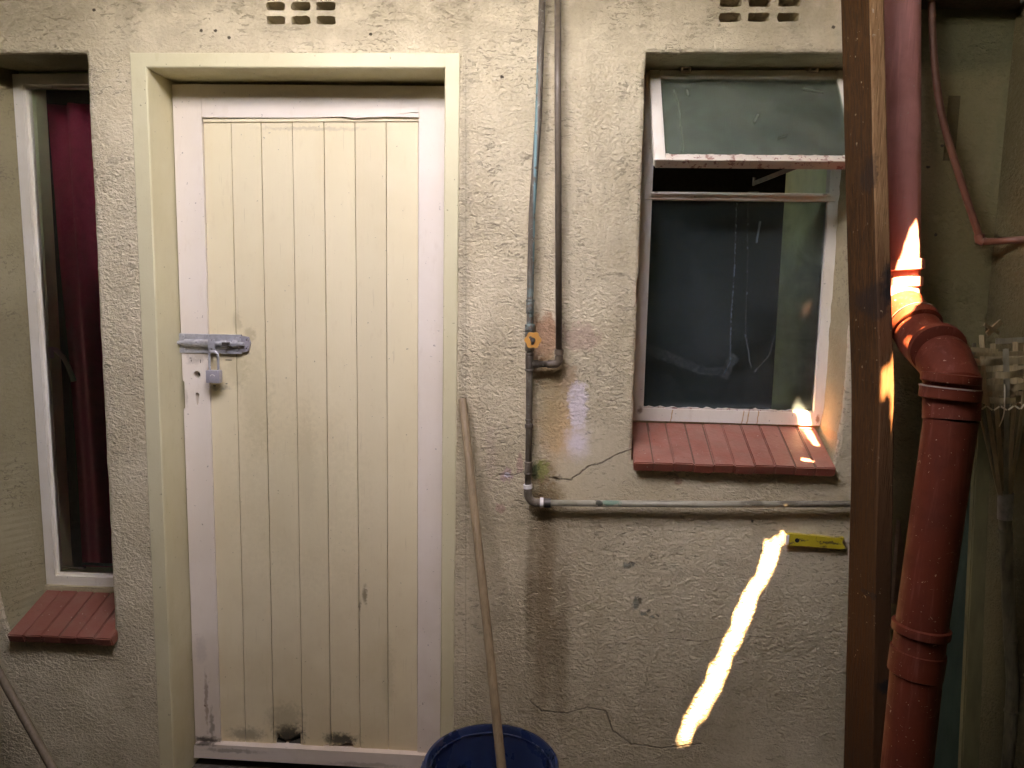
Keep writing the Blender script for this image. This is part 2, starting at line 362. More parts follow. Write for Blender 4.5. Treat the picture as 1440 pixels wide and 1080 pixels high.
M['post'] = post_mat()
def drain_mat(name, base, dark, spec):
    g = G(name)
    n = g.noise(14, 4, .6); st = g.noise(40, 4, .65, vec=g.scaled(g.P, 2, 2, .12)); sc2 = g.noise(70, 3, .6, 1.5, vec=g.scaled(g.warp(8, .05), .7, .7, 1.4))
    col = g.mix(g.step(n, .40, .70, 0, .5), base, dark)
    col = g.mix(g.step(st, .52, .72, 0, .35), col, tuple(min(1, c*1.5+.04) for c in base))
    col = g.mix(g.step(st, .25, .42, .4, 0), col, dark)
    col = g.mix(g.m_('MULTIPLY', g.step(sc2, .700, .712), .6), col, (.50, .36, .28))
    col = g.mix(g.step(g.noise(190, 2, .5), .735, .75, 0, .7), col, (.55, .45, .36))
    return g.fin(col, g.step(n, .3, .7, .45, .7), g.bump(g.noise(60, 3, .5), .0005, .8), spec=spec)
M['red_pipe_old'] = drain_mat('faded_drain_pipe', (.60, .235, .205), (.42, .15, .12), .2)  # upper pipe: lit copy of the pipe colour, light painted in
M['red_pipe'] = drain_mat('red_drain_pipe', (.125, .022, .011), (.075, .015, .009), .12)  # lower pipe: shaded copy of the same colour
M['rim_dust'] = simple('cement_crust', (.30, .20, .15), .8)
M['rust_pipe'] = simple('rust_red_pipe', (.20, .075, .045), .5, nscale=50, amt=.4)
M['yellow'] = None
def yellow_mat():
    g = G('scuffed_yellow_paint'); w = g.warp(60, .015)
    col = g.mix(g.step(g.noise(60, 4, .7, vec=g.scaled(w, .35, 1, 1)), .56, .60), (.55, .40, .04), (.14, .10, .03))
    return g.fin(col, .45, g.bump(g.noise(150, 3), .001, .8))
M['yellow'] = yellow_mat()
M['stick'] = simple('worn_wood', (.33, .225, .13), .6, nscale=60, amt=.5, stretch=(3, 3, .15), bump=.001)
M['stick_dark'] = simple('old_broom_wood', (.17, .12, .075), .7, nscale=60, amt=.5, stretch=(3, 3, .15), bump=.001)
M['bucket'] = simple('blue_plastic', (.004, .020, .062), .30, nscale=10, amt=.25)
M['bamboo'] = simple('dry_bamboo', (.28, .20, .10), .6, nscale=70, amt=.5, stretch=(3, 3, .3), bump=.001)
M['bamboo_old'] = simple('grey_bamboo', (.19, .16, .10), .7, nscale=50, amt=.7, stretch=(2, 2, .4), bump=.002)
M['string'] = simple('pale_string', (.62, .54, .38), .8)
M['concrete'] = simple('floor_concrete', (.085, .072, .055), .9, nscale=45, amt=.5, bump=.003)
M['roof_metal'] = simple('roof_metal', (.16, .14, .11), .6, .0, nscale=12, amt=.4)
M['green_board'] = simple('dark_green_board', (.045, .075, .045), .7, nscale=20, amt=.4, stretch=(2, 2, .3))
M['olive_board'] = simple('olive_board', (.13, .11, .045), .75, nscale=20, amt=.4, stretch=(2, 2, .3))
M['hedge'] = simple('leaf_green', (.05, .11, .03), .6, nscale=9, amt=.5)
M['tank'] = simple('tank_plastic', (.03, .10, .05), .5)
def glass(name, film, film_k, marks=None, rough=.08, tint=(.8, .9, .88)):
    g = G(name)
    f = g.step(g.noise(6, 5, .65, .8), .32, .70, film_k*.55, min(1, film_k*1.5))
    sp = g.step(g.noise(170, 3, .6), .66, .72); f = g.m_('MAXIMUM', f, g.m_('MULTIPLY', sp, film_k+.12), clamp=True)
    if marks: f = marks(g, f)
    gl = g.n('ShaderNodeBsdfGlass') if False else g.n('ShaderNodeBsdfTransparent'); g.set(gl.inputs['Color'], tint)
    gs = g.n('ShaderNodeBsdfGlossy'); gs.inputs['Roughness'].default_value = rough; g.set(gs.inputs['Color'], (.9, .95, .95))
    fr = g.n('ShaderNodeFresnel'); fr.inputs['IOR'].default_value = 1.5
    mx = g.n('ShaderNodeMixShader'); g.set(mx.inputs[0], g.m_('MULTIPLY', fr.outputs[0], 1.2, clamp=True)); g.set(mx.inputs[1], gl.outputs[0]); g.set(mx.inputs[2], gs.outputs[0])
    df = g.n('ShaderNodeBsdfDiffuse'); g.set(df.inputs['Color'], film)
    m2 = g.n('ShaderNodeMixShader'); g.set(m2.inputs[0], f); g.set(m2.inputs[1], mx.outputs[0]); g.set(m2.inputs[2], df.outputs[0])
    g.t.nodes.remove(g.b); g.t.links.new(m2.outputs[0], g.out.inputs['Surface'])
    return g.m
def low_marks(g, f):
    y = .157; w = g.warp(70, .006); w2 = g.warp(12, .02)
    def add(mask, k):
        nonlocal f
        f = g.m_('MAXIMUM', f, g.m_('MULTIPLY', mask, k))
    gn = g.step(g.noise(120, 3, .7), .35, .7, .35, 1.)
    a = g.line([xz(*q, y) for q in ((1036, 285), (1033, 380), (1028, 450), (1027, 510), (1018, 526))], .0022, w); add(g.m_('MULTIPLY', a, gn), .9)
    a = g.line([xz(*q, y) for q in ((1052, 285), (1051, 400), (1048, 470), (1056, 515))], .0018, w); add(g.m_('MULTIPLY', a, gn), .7)
    a = g.line([xz(*q, y) for q in ((1090, 470), (1082, 500), (1062, 522))], .003, w); add(g.m_('MULTIPLY', a, gn), .6)
    a = g.line([xz(*q, y) for q in ((1069, 312), (1064, 340))], .0045, w); add(a, .75)
    a = g.line([xz(*q, y) for q in ((905, 490), (950, 505), (985, 520), (1020, 526), (1030, 505))], .022, w2); add(g.m_('MULTIPLY', a, gn), .38)
    add(g.step(g.sep()[2], 1.165, 1.21, 1., 0.), .30)
    return f
def top_marks(g, f):
    w = g.warp(70, .010); y = .02
    def add(mask, k):
        nonlocal f
        f = g.m_('MAXIMUM', f, g.m_('MULTIPLY', mask, k))
    add(g.line([xz(947, 127, .10), xz(953, 150, .08), xz(958, 215, 0)], .004, w), .75)
    add(g.line([xz(966, 127, .10), xz(966, 136, .10)], .004, w), .9)
    add(g.line([xz(1130, 124, .10), xz(1155, 131, .10)], .004, w), .85)
    add(g.line([xz(1063, 164, .06), xz(1058, 173, .05)], .005, w), .95)
    add(g.line([xz(1100, 194, .04), xz(1088, 198, .03)], .0025, w), .7)
    add(g.m_('MULTIPLY', g.line([xz(975, 203, .02), xz(1095, 206, .02)], .024, g.warp(9, .05)), g.step(g.noise(30, 4, .7), .35, .7)), .62)
    return f
M['glass_low'] = glass('dusty_window_glass', (.15, .22, .235), .15, low_marks, .12)
M['glass_top'] = glass('frosted_sash_glass', (.17, .20, .15), .38, top_marks, .2)
M['glass_left'] = glass('clear_window_glass', (.40, .38, .36), .008, None, .03, (.98, .99, .98))

# ------------------------------------------------------------------ mesh helpers
WORLD_LOC = {}
def thing(name, label, cat, loc, group=None):
    o = bpy.data.objects.new(name, None); C.objects.link(o); o.location = loc; o.empty_display_size = .05
    o['label'] = label; o['category'] = cat
    if group: o['group'] = group
    WORLD_LOC[o] = Vector(loc); return o
def tag(o, label, cat, group=None):
    o['label'] = label; o['category'] = cat
    if group: o['group'] = group
    return o
def struct(o): o['kind'] = 'structure'; return o
class MB:
    def __init__(s): s.bm = bmesh.new()
    def box(s, x0, x1, y0, y1, z0, z1, bev=0., jit=0.):
        vs = [s.bm.verts.new((x, y, z)) for x in (x0, x1) for y in (y0, y1) for z in (z0, z1)]
        fs = [s.bm.faces.new([vs[i] for i in q]) for q in ((0, 1, 3, 2), (4, 6, 7, 5), (0, 4, 5, 1), (2, 3, 7, 6), (0, 2, 6, 4), (1, 5, 7, 3))]
        if jit:
            for v in vs: v.co += Vector((random.uniform(-jit, jit) for _ in range(3)))
        if bev: bmesh.ops.bevel(s.bm, geom=list({e for f in fs for e in f.edges}), offset=bev, segments=2, affect='EDGES', profile=.6)
        return s
    def prism(s, outer, y0, y1, holes=(), bev=0.):
        """an upright slab with outline (x, z) between depths y0 (front) and y1, with openings"""
        loops = [outer] + list(holes); pts = []; idx = []
        for l in loops:
            idx.append(list(range(len(pts), len(pts)+len(l)))); pts += [Vector(p) for p in l]
        edges = [(a, b) for i in idx for a, b in zip(i, i[1:]+i[:1])]
        r = delaunay_2d_cdt(pts, edges, [], 0, 1e-7)
        V, F = r[0], r[2]
        def inside(p, l):
            c = False; j = len(l)-1
            for i in range(len(l)):
                if (l[i][1] > p[1]) != (l[j][1] > p[1]) and p[0] < (l[j][0]-l[i][0])*(p[1]-l[i][1])/(l[j][1]-l[i][1])+l[i][0]: c = not c
                j = i
            return c
        fr = [s.bm.verts.new((v.x, y0, v.y)) for v in V]; bk = [s.bm.verts.new((v.x, y1, v.y)) for v in V]
        cnt = {}
        ff = []
        for f in F:
            c = ((V[f[0]].x+V[f[1]].x+V[f[2]].x)/3, (V[f[0]].y+V[f[1]].y+V[f[2]].y)/3)
            if not inside(c, outer) or any(inside(c, h) for h in holes): continue
            a = (V[f[1]]-V[f[0]]).cross(V[f[2]]-V[f[0]]) if hasattr((V[f[1]]-V[f[0]]), 'cross') else 1
            f = list(f) if a > 0 else list(f)[::-1]
            s.bm.faces.new([fr[i] for i in f]); s.bm.faces.new([bk[i] for i in f[::-1]])
            for p, q in zip(f, f[1:]+f[:1]): cnt[(p, q)] = 1
        for (p, q) in list(cnt):
            if (q, p) not in cnt: s.bm.faces.new((fr[q], fr[p], bk[p], bk[q]))
        if bev:
            es = [e for e in s.bm.edges if len(e.link_faces) == 2 and all(v in set(fr) for v in e.verts) and e.calc_face_angle(0) > 1.]
            bmesh.ops.bevel(s.bm, geom=es, offset=bev, segments=2, affect='EDGES', profile=.5)
        return s
    def tube(s, path, rad, seg=14, cap=True, close=False):
        path = [Vector(p) for p in path]; n = len(path)
        rads = rad if isinstance(rad, (list, tuple)) else [rad]*n
        rings = []; up = None
        for i, p in enumerate(path):
            if close: t = path[(i+1) % n]-path[i-1]
            else: t = path[min(i+1, n-1)]-path[max(i-1, 0)]
            t.normalize()
            if up is None: up = t.orthogonal().normalized()
            up = (up - t*up.dot(t)).normalized(); sd_ = t.cross(up)
            rings.append([s.bm.verts.new(p + (up*math.cos(a)+sd_*math.sin(a))*rads[i]) for a in (2*math.pi*k/seg for k in range(seg))])
        for i in range(n if close else n-1):
            A, B = rings[i], rings[(i+1) % n]
            for k in range(seg): s.bm.faces.new((A[k], A[(k+1) % seg], B[(k+1) % seg], B[k]))
        if cap and not close:
            s.bm.faces.new(rings[0][::-1]); s.bm.faces.new(rings[-1])
        return s
    def bar(s, a, b, w, t, up=(0, 0, 1)):
        """flat bar from a to b, w wide across, t thick"""
        a, b = Vector(a), Vector(b); d = (b-a).normalized(); sd_ = d.cross(Vector(up)).normalized(); u = sd_.cross(d)
        vs = [s.bm.verts.new(p + sd_*i*t/2 + u*j*w/2) for p in (a, b) for i, j in ((-1, -1), (1, -1), (1, 1), (-1, 1))]
        for q in ((0, 1, 2, 3), (7, 6, 5, 4), (0, 4, 5, 1), (1, 5, 6, 2), (2, 6, 7, 3), (3, 7, 4, 0)): s.bm.faces.new([vs[i] for i in q])
        return s
    def lathe(s, prof, c, seg=48):
        rings = [[s.bm.verts.new((c[0]+r*math.cos(a), c[1]+r*math.sin(a), c[2]+z)) for a in (2*math.pi*k/seg for k in range(seg))] for r, z in prof]
        for A, B in zip(rings, rings[1:]):
            for k in range(seg): s.bm.faces.new((A[k], A[(k+1) % seg], B[(k+1) % seg], B[k]))
        return s
    def build(s, name, mat, parent=None, smooth=None, loc=None):
        base = WORLD_LOC.get(parent, Vector((0, 0, 0))) if parent else Vector(loc or (0, 0, 0))
        bmesh.ops.recalc_face_normals(s.bm, faces=s.bm.faces)
        off = -base
        for v in s.bm.verts: v.co += off
        me = bpy.data.meshes.new(name); s.bm.to_mesh(me); s.bm.free()
        me.materials.append(M[mat] if isinstance(mat, str) else mat)
        o = bpy.data.objects.new(name, me); C.objects.link(o)
        if parent: o.parent = parent
        elif loc: o.location = loc
        WORLD_LOC[o] = base
        if smooth: me.shade_smooth() if smooth is True else me.shade_auto_smooth(angle=R(smooth)) if hasattr(me, 'shade_auto_smooth') else auto(me, smooth)
        return o
def auto(me, ang):
    me.shade_smooth()
    me.set_sharp_from_angle(angle=R(ang))
def jag(x0, z0, x1, z1, step=.02, amp=.002, rad=.006, seed=0, corners=None):
    """rectangle outline (anticlockwise) with a hand-made wander"""
    cs = corners or [(x0, z0), (x1, z0), (x1, z1), (x0, z1)]; out = []
    for i, (a, b) in enumerate(zip(cs, cs[1:]+cs[:1])):
        L = math.hypot(b[0]-a[0], b[1]-a[1]); n = max(2, int(L/step)); nx, nz = (b[1]-a[1])/L, -(b[0]-a[0])/L
        for k in range(n):
            t = k/n; x, z = a[0]+(b[0]-a[0])*t, a[1]+(b[1]-a[1])*t
            w = 0 if k == 0 else amp*(mnoise.noise(Vector((x*40+seed, z*40, i)))+.7*mnoise.noise(Vector((x*9+seed, z*9, i+5))))
            out.append((x+nx*w, z+nz*w))
    return out
def expand(loop, d):
    cx = sum(p[0] for p in loop)/len(loop); cz = sum(p[1] for p in loop)/len(loop); n = len(loop); out = []
    for i, p in enumerate(loop):
        a, b = loop[i-1], loop[(i+1) % n]; tx, tz = b[0]-a[0], b[1]-a[1]; L = math.hypot(tx, tz) or 1
        out.append((p[0]+tz/L*d, p[1]-tx/L*d))
    return out
def skin(bm, la, ya, lb, yb):
    A = [bm.verts.new((x, ya, z)) for x, z in la]; B = [bm.verts.new((x, yb, z)) for x, z in lb]
    for i in range(len(A)): j = (i+1) % len(A); bm.faces.new((A[i], A[j], B[j], B[i]))

# ------------------------------------------------------------------ the ground and the building shell
ground = MB(); ground.box(-40, 40, -40, 40, -.3, 0.0)
struct(ground.build('ground', 'concrete'))

DX0, DX1, DTOP = -1.142, -.265, 2.097           # door frame outside
RW = (.211, 1.105, .785, 2.098)                  # right window opening
LW = (-1.572, .44, -1.263, 2.096)               # left window opening
WALL_T = .24
CORNER_X = 1.105
door_open = [(DX0+.006, -.01), (DX1-.006, -.01), (DX1-.006, DTOP-.006), (DX0+.006, DTOP-.006)]
rw_open = jag(*RW, amp=.0035, seed=3, corners=[(.213, 1.042), (.748, 1.042), (.764, 1.2), (.764, 2.098), (.211, 2.098)]); lw_open = jag(*LW, amp=.0018, seed=9, corners=[(-1.578, .44), (-1.263, .44), (-1.263, 2.096), (-1.70, 2.096), (-1.68, 1.0), (-1.60, .52)])
def vent_cells(cx, cz, pw, ph, w, h, rows=3):
    return [(cx+(i-1)*pw, cz+j*ph, w, h) for j in range(rows) for i in range(3)]
VENTS = [(-.681, 2.178, .0665, .0345, .050, .0215), (.4865, 2.183, .072, .0355, .055, .022)]
vent_rects = []
for cx, cz, pw, ph, w, h in VENTS:
    vent_rects.append([(cx-pw*1.5-.004, cz-ph/2-.006), (cx+pw*1.5+.004, cz-ph/2-.006), (cx+pw*1.5+.004, cz+ph*2.6), (cx-pw*1.5-.004, cz+ph*2.6)])
wall = MB()
front_out = [(-3.2, -.05), (CORNER_X+.2, -.05), (CORNER_X+.2, 3.1), (-3.2, 3.1)]
def fix(l):  # anticlockwise
    a = sum(p[0]*q[1]-q[0]*p[1] for p, q in zip(l, l[1:]+l[:1])); return l if a > 0 else l[::-1]
rwe, lwe = fix(rw_open), fix(lw_open)
rw_f, lw_f = expand(rwe, .010), expand(lwe, .010); rw_m, lw_m = expand(rwe, .003), expand(lwe, .003)
# front skin only, then rounded arrises, then the sides of the openings
tmp = MB(); tmp.prism(front_out, 0, WALL_T, holes=[door_open, rw_f, lw_f]+vent_rects)
kill = [f for f in tmp.bm.faces if f.calc_center_median().y > 1e-4 and abs(f.calc_center_median().y-WALL_T) > 1e-4
        and -2.2 < f.calc_center_median().x < 1.0 and .3 < f.calc_center_median().z < 2.12 and not (DX0-.02 < f.calc_center_median().x < DX1+.02)]
bmesh.ops.delete(tmp.bm, geom=kill, context='FACES')
for e_, m_2, f_ in ((rwe, rw_m, rw_f), (lwe, lw_m, lw_f)):
    skin(tmp.bm, f_, 0, m_2, .003); skin(tmp.bm, m_2, .003, e_, .010)
house_wall = tmp.build('house_wall', 'plaster')
tag(house_wall, 'long cream roughcast house wall with the door, both windows and the water pipes on it', 'wall')
for nm, e_, green in (('reveal', rwe, False), ('reveal', lwe, True)):
    b = MB(); skin(b.bm, e_, .010, [(max(p[0], -1.571), p[1]) for p in e_] if green else e_, .165 if green else WALL_T)
    r_ = b.build(nm, 'reveal_dark' if green else 'reveal', house_wall)
b = MB(); b.box(-1.60, -1.534, .178, .225, .45, 2.10); b.box(-1.5335, -1.20, .178, .225, .45, .588); b.box(-1.5335, -1.20, .178, .225, 2.06, 2.10)
r_ = b.build('inner_reveal', 'green_paint', house_wall); r_['label'] = 'pale green inside edge of the window opening'
b = MB(); b.box(.738, .80, .176, .56, 1.0, 2.12); r_ = b.build('inner_reveal', 'green_paint', house_wall); r_['label'] = 'pale green inside edge of the window opening'

# rooms behind the openings
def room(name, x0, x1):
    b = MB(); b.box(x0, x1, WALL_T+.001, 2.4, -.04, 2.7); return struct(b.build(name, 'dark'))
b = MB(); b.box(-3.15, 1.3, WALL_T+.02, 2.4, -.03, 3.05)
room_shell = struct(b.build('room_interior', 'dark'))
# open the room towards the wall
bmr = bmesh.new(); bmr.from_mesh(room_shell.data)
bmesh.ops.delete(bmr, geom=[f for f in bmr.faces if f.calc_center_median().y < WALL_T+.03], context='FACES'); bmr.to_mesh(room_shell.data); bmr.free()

side = MB(); side.box(CORNER_X, CORNER_X+.2, -3.2, -.001, -.05, 2.515)
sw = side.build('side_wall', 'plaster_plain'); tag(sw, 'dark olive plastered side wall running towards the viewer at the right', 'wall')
lf = MB(); lf.box(-3.2, -3.0, -3.2, -.001, -.05, 2.515)
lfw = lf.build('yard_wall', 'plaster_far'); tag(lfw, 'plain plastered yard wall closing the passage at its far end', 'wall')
ng = MB(); ng.box(-3.2, 1.4, -3.45, -3.2, -.05, 3.0)
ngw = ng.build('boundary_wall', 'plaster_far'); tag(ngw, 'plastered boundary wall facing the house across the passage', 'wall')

# ------------------------------------------------------------------ roof over the passage, with gaps the sun comes through
ROOF_Z = 2.50
OPEN = (-.97, .08, -1.36, -.70)                # the opening above the door: x0, x1, y0, y1
def to_roof(p):
    t = (ROOF_Z-p.z)/(-SUN.z); return (p.x-SUN.x*t, p.y-SUN.y*t)
def patch(pts, y): return [to_roof(at(u, v, y if not isinstance(y, (list, tuple)) else y[i])) for i, (u, v) in enumerate(pts)]
HOLES = [  # gap outlines traced back along the sun from the patches they cast
 patch([(1082,757),(1094,755),(1104,756),(1103,759),(1101,763),(1098,778),(1086,806),(1080,822),(1066,848),(1061,862),(1049,884),(1044,904),(1029,934),(1012,976),(995,1010),(981,1019),(971,1041),(957,1046),(950,1037),(962,1006),(973,991),(992,952),(995,934),(1006,926),(1028,876),(1029,861),(1037,848),(1062,806),(1066,787),(1073,769),(1071,766),(1075,760)], 0),
 patch([(1292,298),(1296,330),(1297,372),(1296,405),(1294,425),(1288,445),(1275,462),(1262,463),(1254,450),(1253,385),(1260,378),(1272,350),(1284,310)], [-.11, -.11, -.115, -.12, -.14, -.17, -.19, -.19, -.17, -.12, -.115, -.11, -.11]),
 patch([(1262,480),(1262,640),(1250,556),(1238,564),(1237,527),(1243,517),(1253,505)], -.195),
 patch([(1124,544),(1136,562),(1138,578),(1142,590),(1142,602),(1126,600),(1122,581),(1117,573),(1118,555)], .14),
 patch([(1129,604),(1140,603),(1153,627),(1144,622)], [.135, .135, .06, .06]),
 patch([(1127,632),(1137,640),(1146,653),(1135,660),(1126,656)], 0.0),
 patch([(1286,220),(1292,225),(1293,242),(1288,254)], 0.0),
]
def shrink(l, d):
    n = len(l); a = sum(p[0]*q[1]-q[0]*p[1] for p, q in zip(l, l[1:]+l[:1])); sg = 1 if a > 0 else -1; out = []
    for i, p in enumerate(l):
        q, r_ = l[i-1], l[(i+1) % n]; tx, ty = r_[0]-q[0], r_[1]-q[1]; L = math.hypot(tx, ty) or 1
        out.append((p[0]-sg*ty/L*d, p[1]+sg*tx/L*d))
    return out
HOLES = [shrink(h, .0075 if i == 0 else 0 if i == 1 else .003) for i, h in enumerate(HOLES)]
def inpoly(x, y, l):
    c = False; j = len(l)-1
    for i in range(len(l)):
        if (l[i][1] > y) != (l[j][1] > y) and x < (l[j][0]-l[i][0])*(y-l[i][1])/(l[j][1]-l[i][1])+l[i][0]: c = not c
        j = i
    return c
def sheet(x0, x1, y0, y1, dx, dy, label, holes=(), z=ROOF_Z, amp=.009):
    nx = max(1, round((x1-x0)/dx)); ny = max(1, round((y1-y0)/dy)); xs = [x0+(x1-x0)*i/nx for i in range(nx+1)]; ys = [y0+(y1-y0)*j/ny for j in range(ny+1)]
    bb = [(min(p[0] for p in h), max(p[0] for p in h), min(p[1] for p in h), max(p[1] for p in h), h) for h in holes]
    vs = [(x, y, z+amp*math.sin(2*math.pi*y/.076)) for y in ys for x in xs]; fs = []
    for j in range(ny):
        for i in range(nx):
            cx, cy = (xs[i]+xs[i+1])/2, (ys[j]+ys[j+1])/2
            if any(a <= cx <= b_ and c <= cy <= d and inpoly(cx, cy, h) for a, b_, c, d, h in bb): continue
            k = j*(nx+1)+i; fs.append((k, k+1, k+nx+2, k+nx+1))
    me = bpy.data.meshes.new('roof_sheet'); me.from_pydata(vs, [], fs); me.materials.append(M['roof_metal'])
    o = bpy.data.objects.new('roof_sheet', me); C.objects.link(o); tag(o, label, 'roof sheet', 'corrugated sheets over the passage')
    return o
sheet(OPEN[1], CORNER_X+.05, -1.3, .0, .004, .004, 'rusty corrugated roof sheet with torn gaps beside the timber post', HOLES)
sheet(OPEN[1], CORNER_X+.05, -3.25, -1.29, .2, .0095, 'corrugated roof sheet over the boundary wall beyond the torn sheet', z=ROOF_Z+.012)
sheet(-3.1, OPEN[0], -3.25, .0, .2, .0095, 'corrugated roof sheet over the far end of the passage', z=ROOF_Z+.003)
sheet(OPEN[0]-.02, OPEN[1]+.02, OPEN[3], .0, .2, .0095, 'short corrugated roof sheet directly above the door', z=ROOF_Z+.022)
sheet(OPEN[0]-.02, OPEN[1]+.02, -3.25, OPEN[2], .2, .0095, 'corrugated roof sheet between the opening and the boundary wall', z=ROOF_Z+.026)
b = MB(); b.box(.85, CORNER_X-.001, -.075, -.004, 2.198, 2.30, .004); b.box(1.07, CORNER_X-.002, -.4, -.076, 2.185, 2.30, .004)
tag(b.build('roof_beam', 'rot', loc=(.95, 0, 2.2)), 'dark mouldy timber under the roof in the top right corner', 'beam')

# added unseen blocker on a stand, only to keep the sun off the opening
tc = Vector(((OPEN[0]+OPEN[1])/2, (OPEN[2]+OPEN[3])/2, ROOF_Z)) - SUN*7.2
tk = thing('water_tank', 'green plastic water tank on a tall steel stand behind the boundary wall', 'tank', (tc.x, tc.y, 0))
b = MB(); b.box(tc.x-.62, tc.x+.62, tc.y-.42, tc.y+.42, tc.z-.35, tc.z+.35, .04); b.box(tc.x-.15, tc.x+.15, tc.y-.15, tc.y+.15, tc.z+.35, tc.z+.42, .02); b.build('tank', 'tank', tk)
for sx in (-.55, .55):
    for sy in (-.55, .55): MB().tube([(tc.x+sx, tc.y+sy, 0), (tc.x+sx*.8, tc.y+sy*.8, tc.z-.40)], .04).build('leg', 'steel_dark', tk)
b = MB(); b.box(tc.x-.6, tc.x+.6, tc.y-.6, tc.y+.6, tc.z-.40, tc.z-.36); b.build('platform', 'steel_dark', tk)

# ------------------------------------------------------------------ air bricks
for (cx, cz, pw, ph, w, h), lab, rect in zip(VENTS, ('pale air brick with rounded holes above the door', 'dirty air brick with squarish holes above the right window'), vent_rects):
    t = thing('air_brick', lab, 'vent', (cx, 0, cz), 'air bricks high in the wall')
    holes = []
    for hx, hz, hw, hh in vent_cells(cx, cz, pw, ph, w, h):
        q = []
        for k in range(28):
            a = 2*math.pi*k/28; ca, sa = math.cos(a), math.sin(a); e = .38
            x = hw/2*math.copysign(abs(ca)**e, ca); z = hh/2*math.copysign(abs(sa)**e, sa)
            j = .0016*mnoise.noise(Vector(((hx+x)*130, (hz+z)*130, 1)))*1.6
            q.append((hx+x+j, hz+z+j*.8))
        holes.append(fix(q))
    r0 = fix([(p[0], p[1]) for p in rect])
    b = MB(); b.prism(r0, -.001, .07, holes=holes, bev=.0025); b.build('grid', 'plaster', t)
    b = MB(); b.box(cx-pw*1.6, cx+pw*1.6, .075, .09, cz-ph, cz+ph*2.6); b.build('backing', 'black', t)

# ------------------------------------------------------------------ door frame
df = thing('door_frame', 'cream painted pressed steel frame round the boarded door', 'door frame', (-.70, 0, 0))
def profile_frame():
    # swept section: outer face edge -> face -> return into the opening, as in pressed steel
    b = MB(); IX0, IX1, IT = -1.097, -.304, 2.059
    loops = [((DX0, DX1, DTOP), .012), ((DX0, DX1, DTOP), -.002), ((DX0+.002, DX1-.002, DTOP-.002), -.004), ((IX0-.003, IX1+.003, IT+.003), -.004), ((IX0, IX1, IT), -.001),
             ((IX0+.0, IX1-.0, IT-.0), .118), ((IX0+.0, IX1-.0, IT-.0), .168), ((IX0+.014, IX1-.014, IT-.014), .170), ((IX0+.014, IX1-.014, IT-.014), .22)]
    rings = [[b.bm.verts.new((x0, y, -.01)), b.bm.verts.new((x0, y, zt)), b.bm.verts.new((x1, y, zt)), b.bm.verts.new((x1, y, -.01))] for (x0, x1, zt), y in loops]
    for A, B in zip(rings, rings[1:]):
        for k in range(3): b.bm.faces.new((A[k], A[k+1], B[k+1], B[k]))
    return b
pf = profile_frame().build('frame', 'frame_paint', df)
for z_ in (1.60, 1.13, .62, .30): pass

# ------------------------------------------------------------------ the door
DY = .12
door = thing('boarded_door', 'cream boarded door with pinkish white rails, rotten along its bottom edge', 'door', (-.70, DY, .02))
def px_poly(pts, y): return fix([xz(u, v, y) for u, v in pts])
sx0, sxr = -1.093, -.3065
lt = [(sx0, .028), (xz(310, 1046, DY)[0], .028), (xz(282, 118, DY)[0], xz(282, 118, DY)[1]), (sx0, xz(240, 119, DY)[1])]
kh = lambda u, v, r, n=16: [(xz(u, v, DY)[0]+r*math.cos(2*math.pi*k/n), xz(u, v, DY)[1]+r*math.sin(2*math.pi*k/n)) for k in range(n)]
kx, kz = xz(277.5, 556, DY); key = [(kx-.0025, kz-.028), (kx+.0025, kz-.028), (kx+.0035, kz-.012)] + [(kx+.006*math.cos(a), kz+.001+.008*math.sin(a)) for a in (-.6, 0, .6, 1.2, 1.9, 2.5, 3.14, 3.75)] + [(kx-.0035, kz-.012)]
nx, nz0 = sx0, xz(255, 575, DY)[1]; nz1 = xz(254, 535, DY)[1]
stile_out = [(sx0, .060), (sx0+.012, .052), (sx0+.02, .060), (sx0+.05, .056), (lt[1][0]-.02, .060), (lt[1][0], .060), lt[2], lt[3], (sx0, nz1), (sx0+.005, nz1-.003), (sx0+.005, nz0+.003), (sx0, nz0)]
MB().prism(fix(stile_out), DY, DY+.042, holes=[fix(kh(277, 527, .0105)), fix(key)], bev=.0018).build('stile', 'stile', door)
rx0 = (xz(590, 170, DY)[0]+xz(587, 1045, DY)[0])/2
MB().prism(fix([(rx0, .058), (sxr, .058), (sxr, 2.047), (rx0-.003, 2.047)]), DY, DY+.042, bev=.0015).build('stile', 'stile', door)
tr = [(lt[2][0]+.001, xz(286, 165, DY)[1]), (xz(430, 166, DY)[0], xz(430, 166, DY)[1]+.001), (xz(520, 163, DY)[0], xz(520, 163, DY)[1]), (rx0-.0015, xz(588, 157, DY)[1]),
      (rx0-.0015, 2.047), (lt[2][0]+.001, 2.050)]
MB().prism(fix(tr), DY, DY+.042, bev=.0018).build('top_rail', 'stile', door)
# splintered strip hanging under the top rail
b = MB(); pa = [xz(480, 163.5, DY-.004), xz(535, 160.5, DY-.004), xz(589, 159, DY-.004), xz(589, 165, DY-.004), xz(540, 164, DY-.004), xz(500, 166, DY-.004)]
b.prism(fix(pa), DY-.004, DY+.004); sp = b.build('splinter', 'stile', door)
b = MB(); z_b = xz(430, 170, DY)[1]
b.prism(fix([(lt[2][0]+.003, z_b-.004), (rx0-.004, z_b+.002), (rx0-.004, z_b+.012), (lt[2][0]+.003, z_b+.004)]), DY+.004, DY+.03, bev=.001); b.build('bead', 'board', door)
br_ = [xz(274, 1046, DY-.014), xz(440, 1055, DY-.014), xz(622, 1064, DY-.014)]
b = MB(); b.prism(fix([(sx0+.001, .030), (sxr-.001, .030), (sxr-.001, br_[2][1]), (-.75, br_[1][1]+.001), (sx0+.006, br_[0][1]), (sx0+.001, br_[0][1]-.006)]), DY-.014, DY+.038, bev=.003); b.build('bottom_rail', 'stile', door)
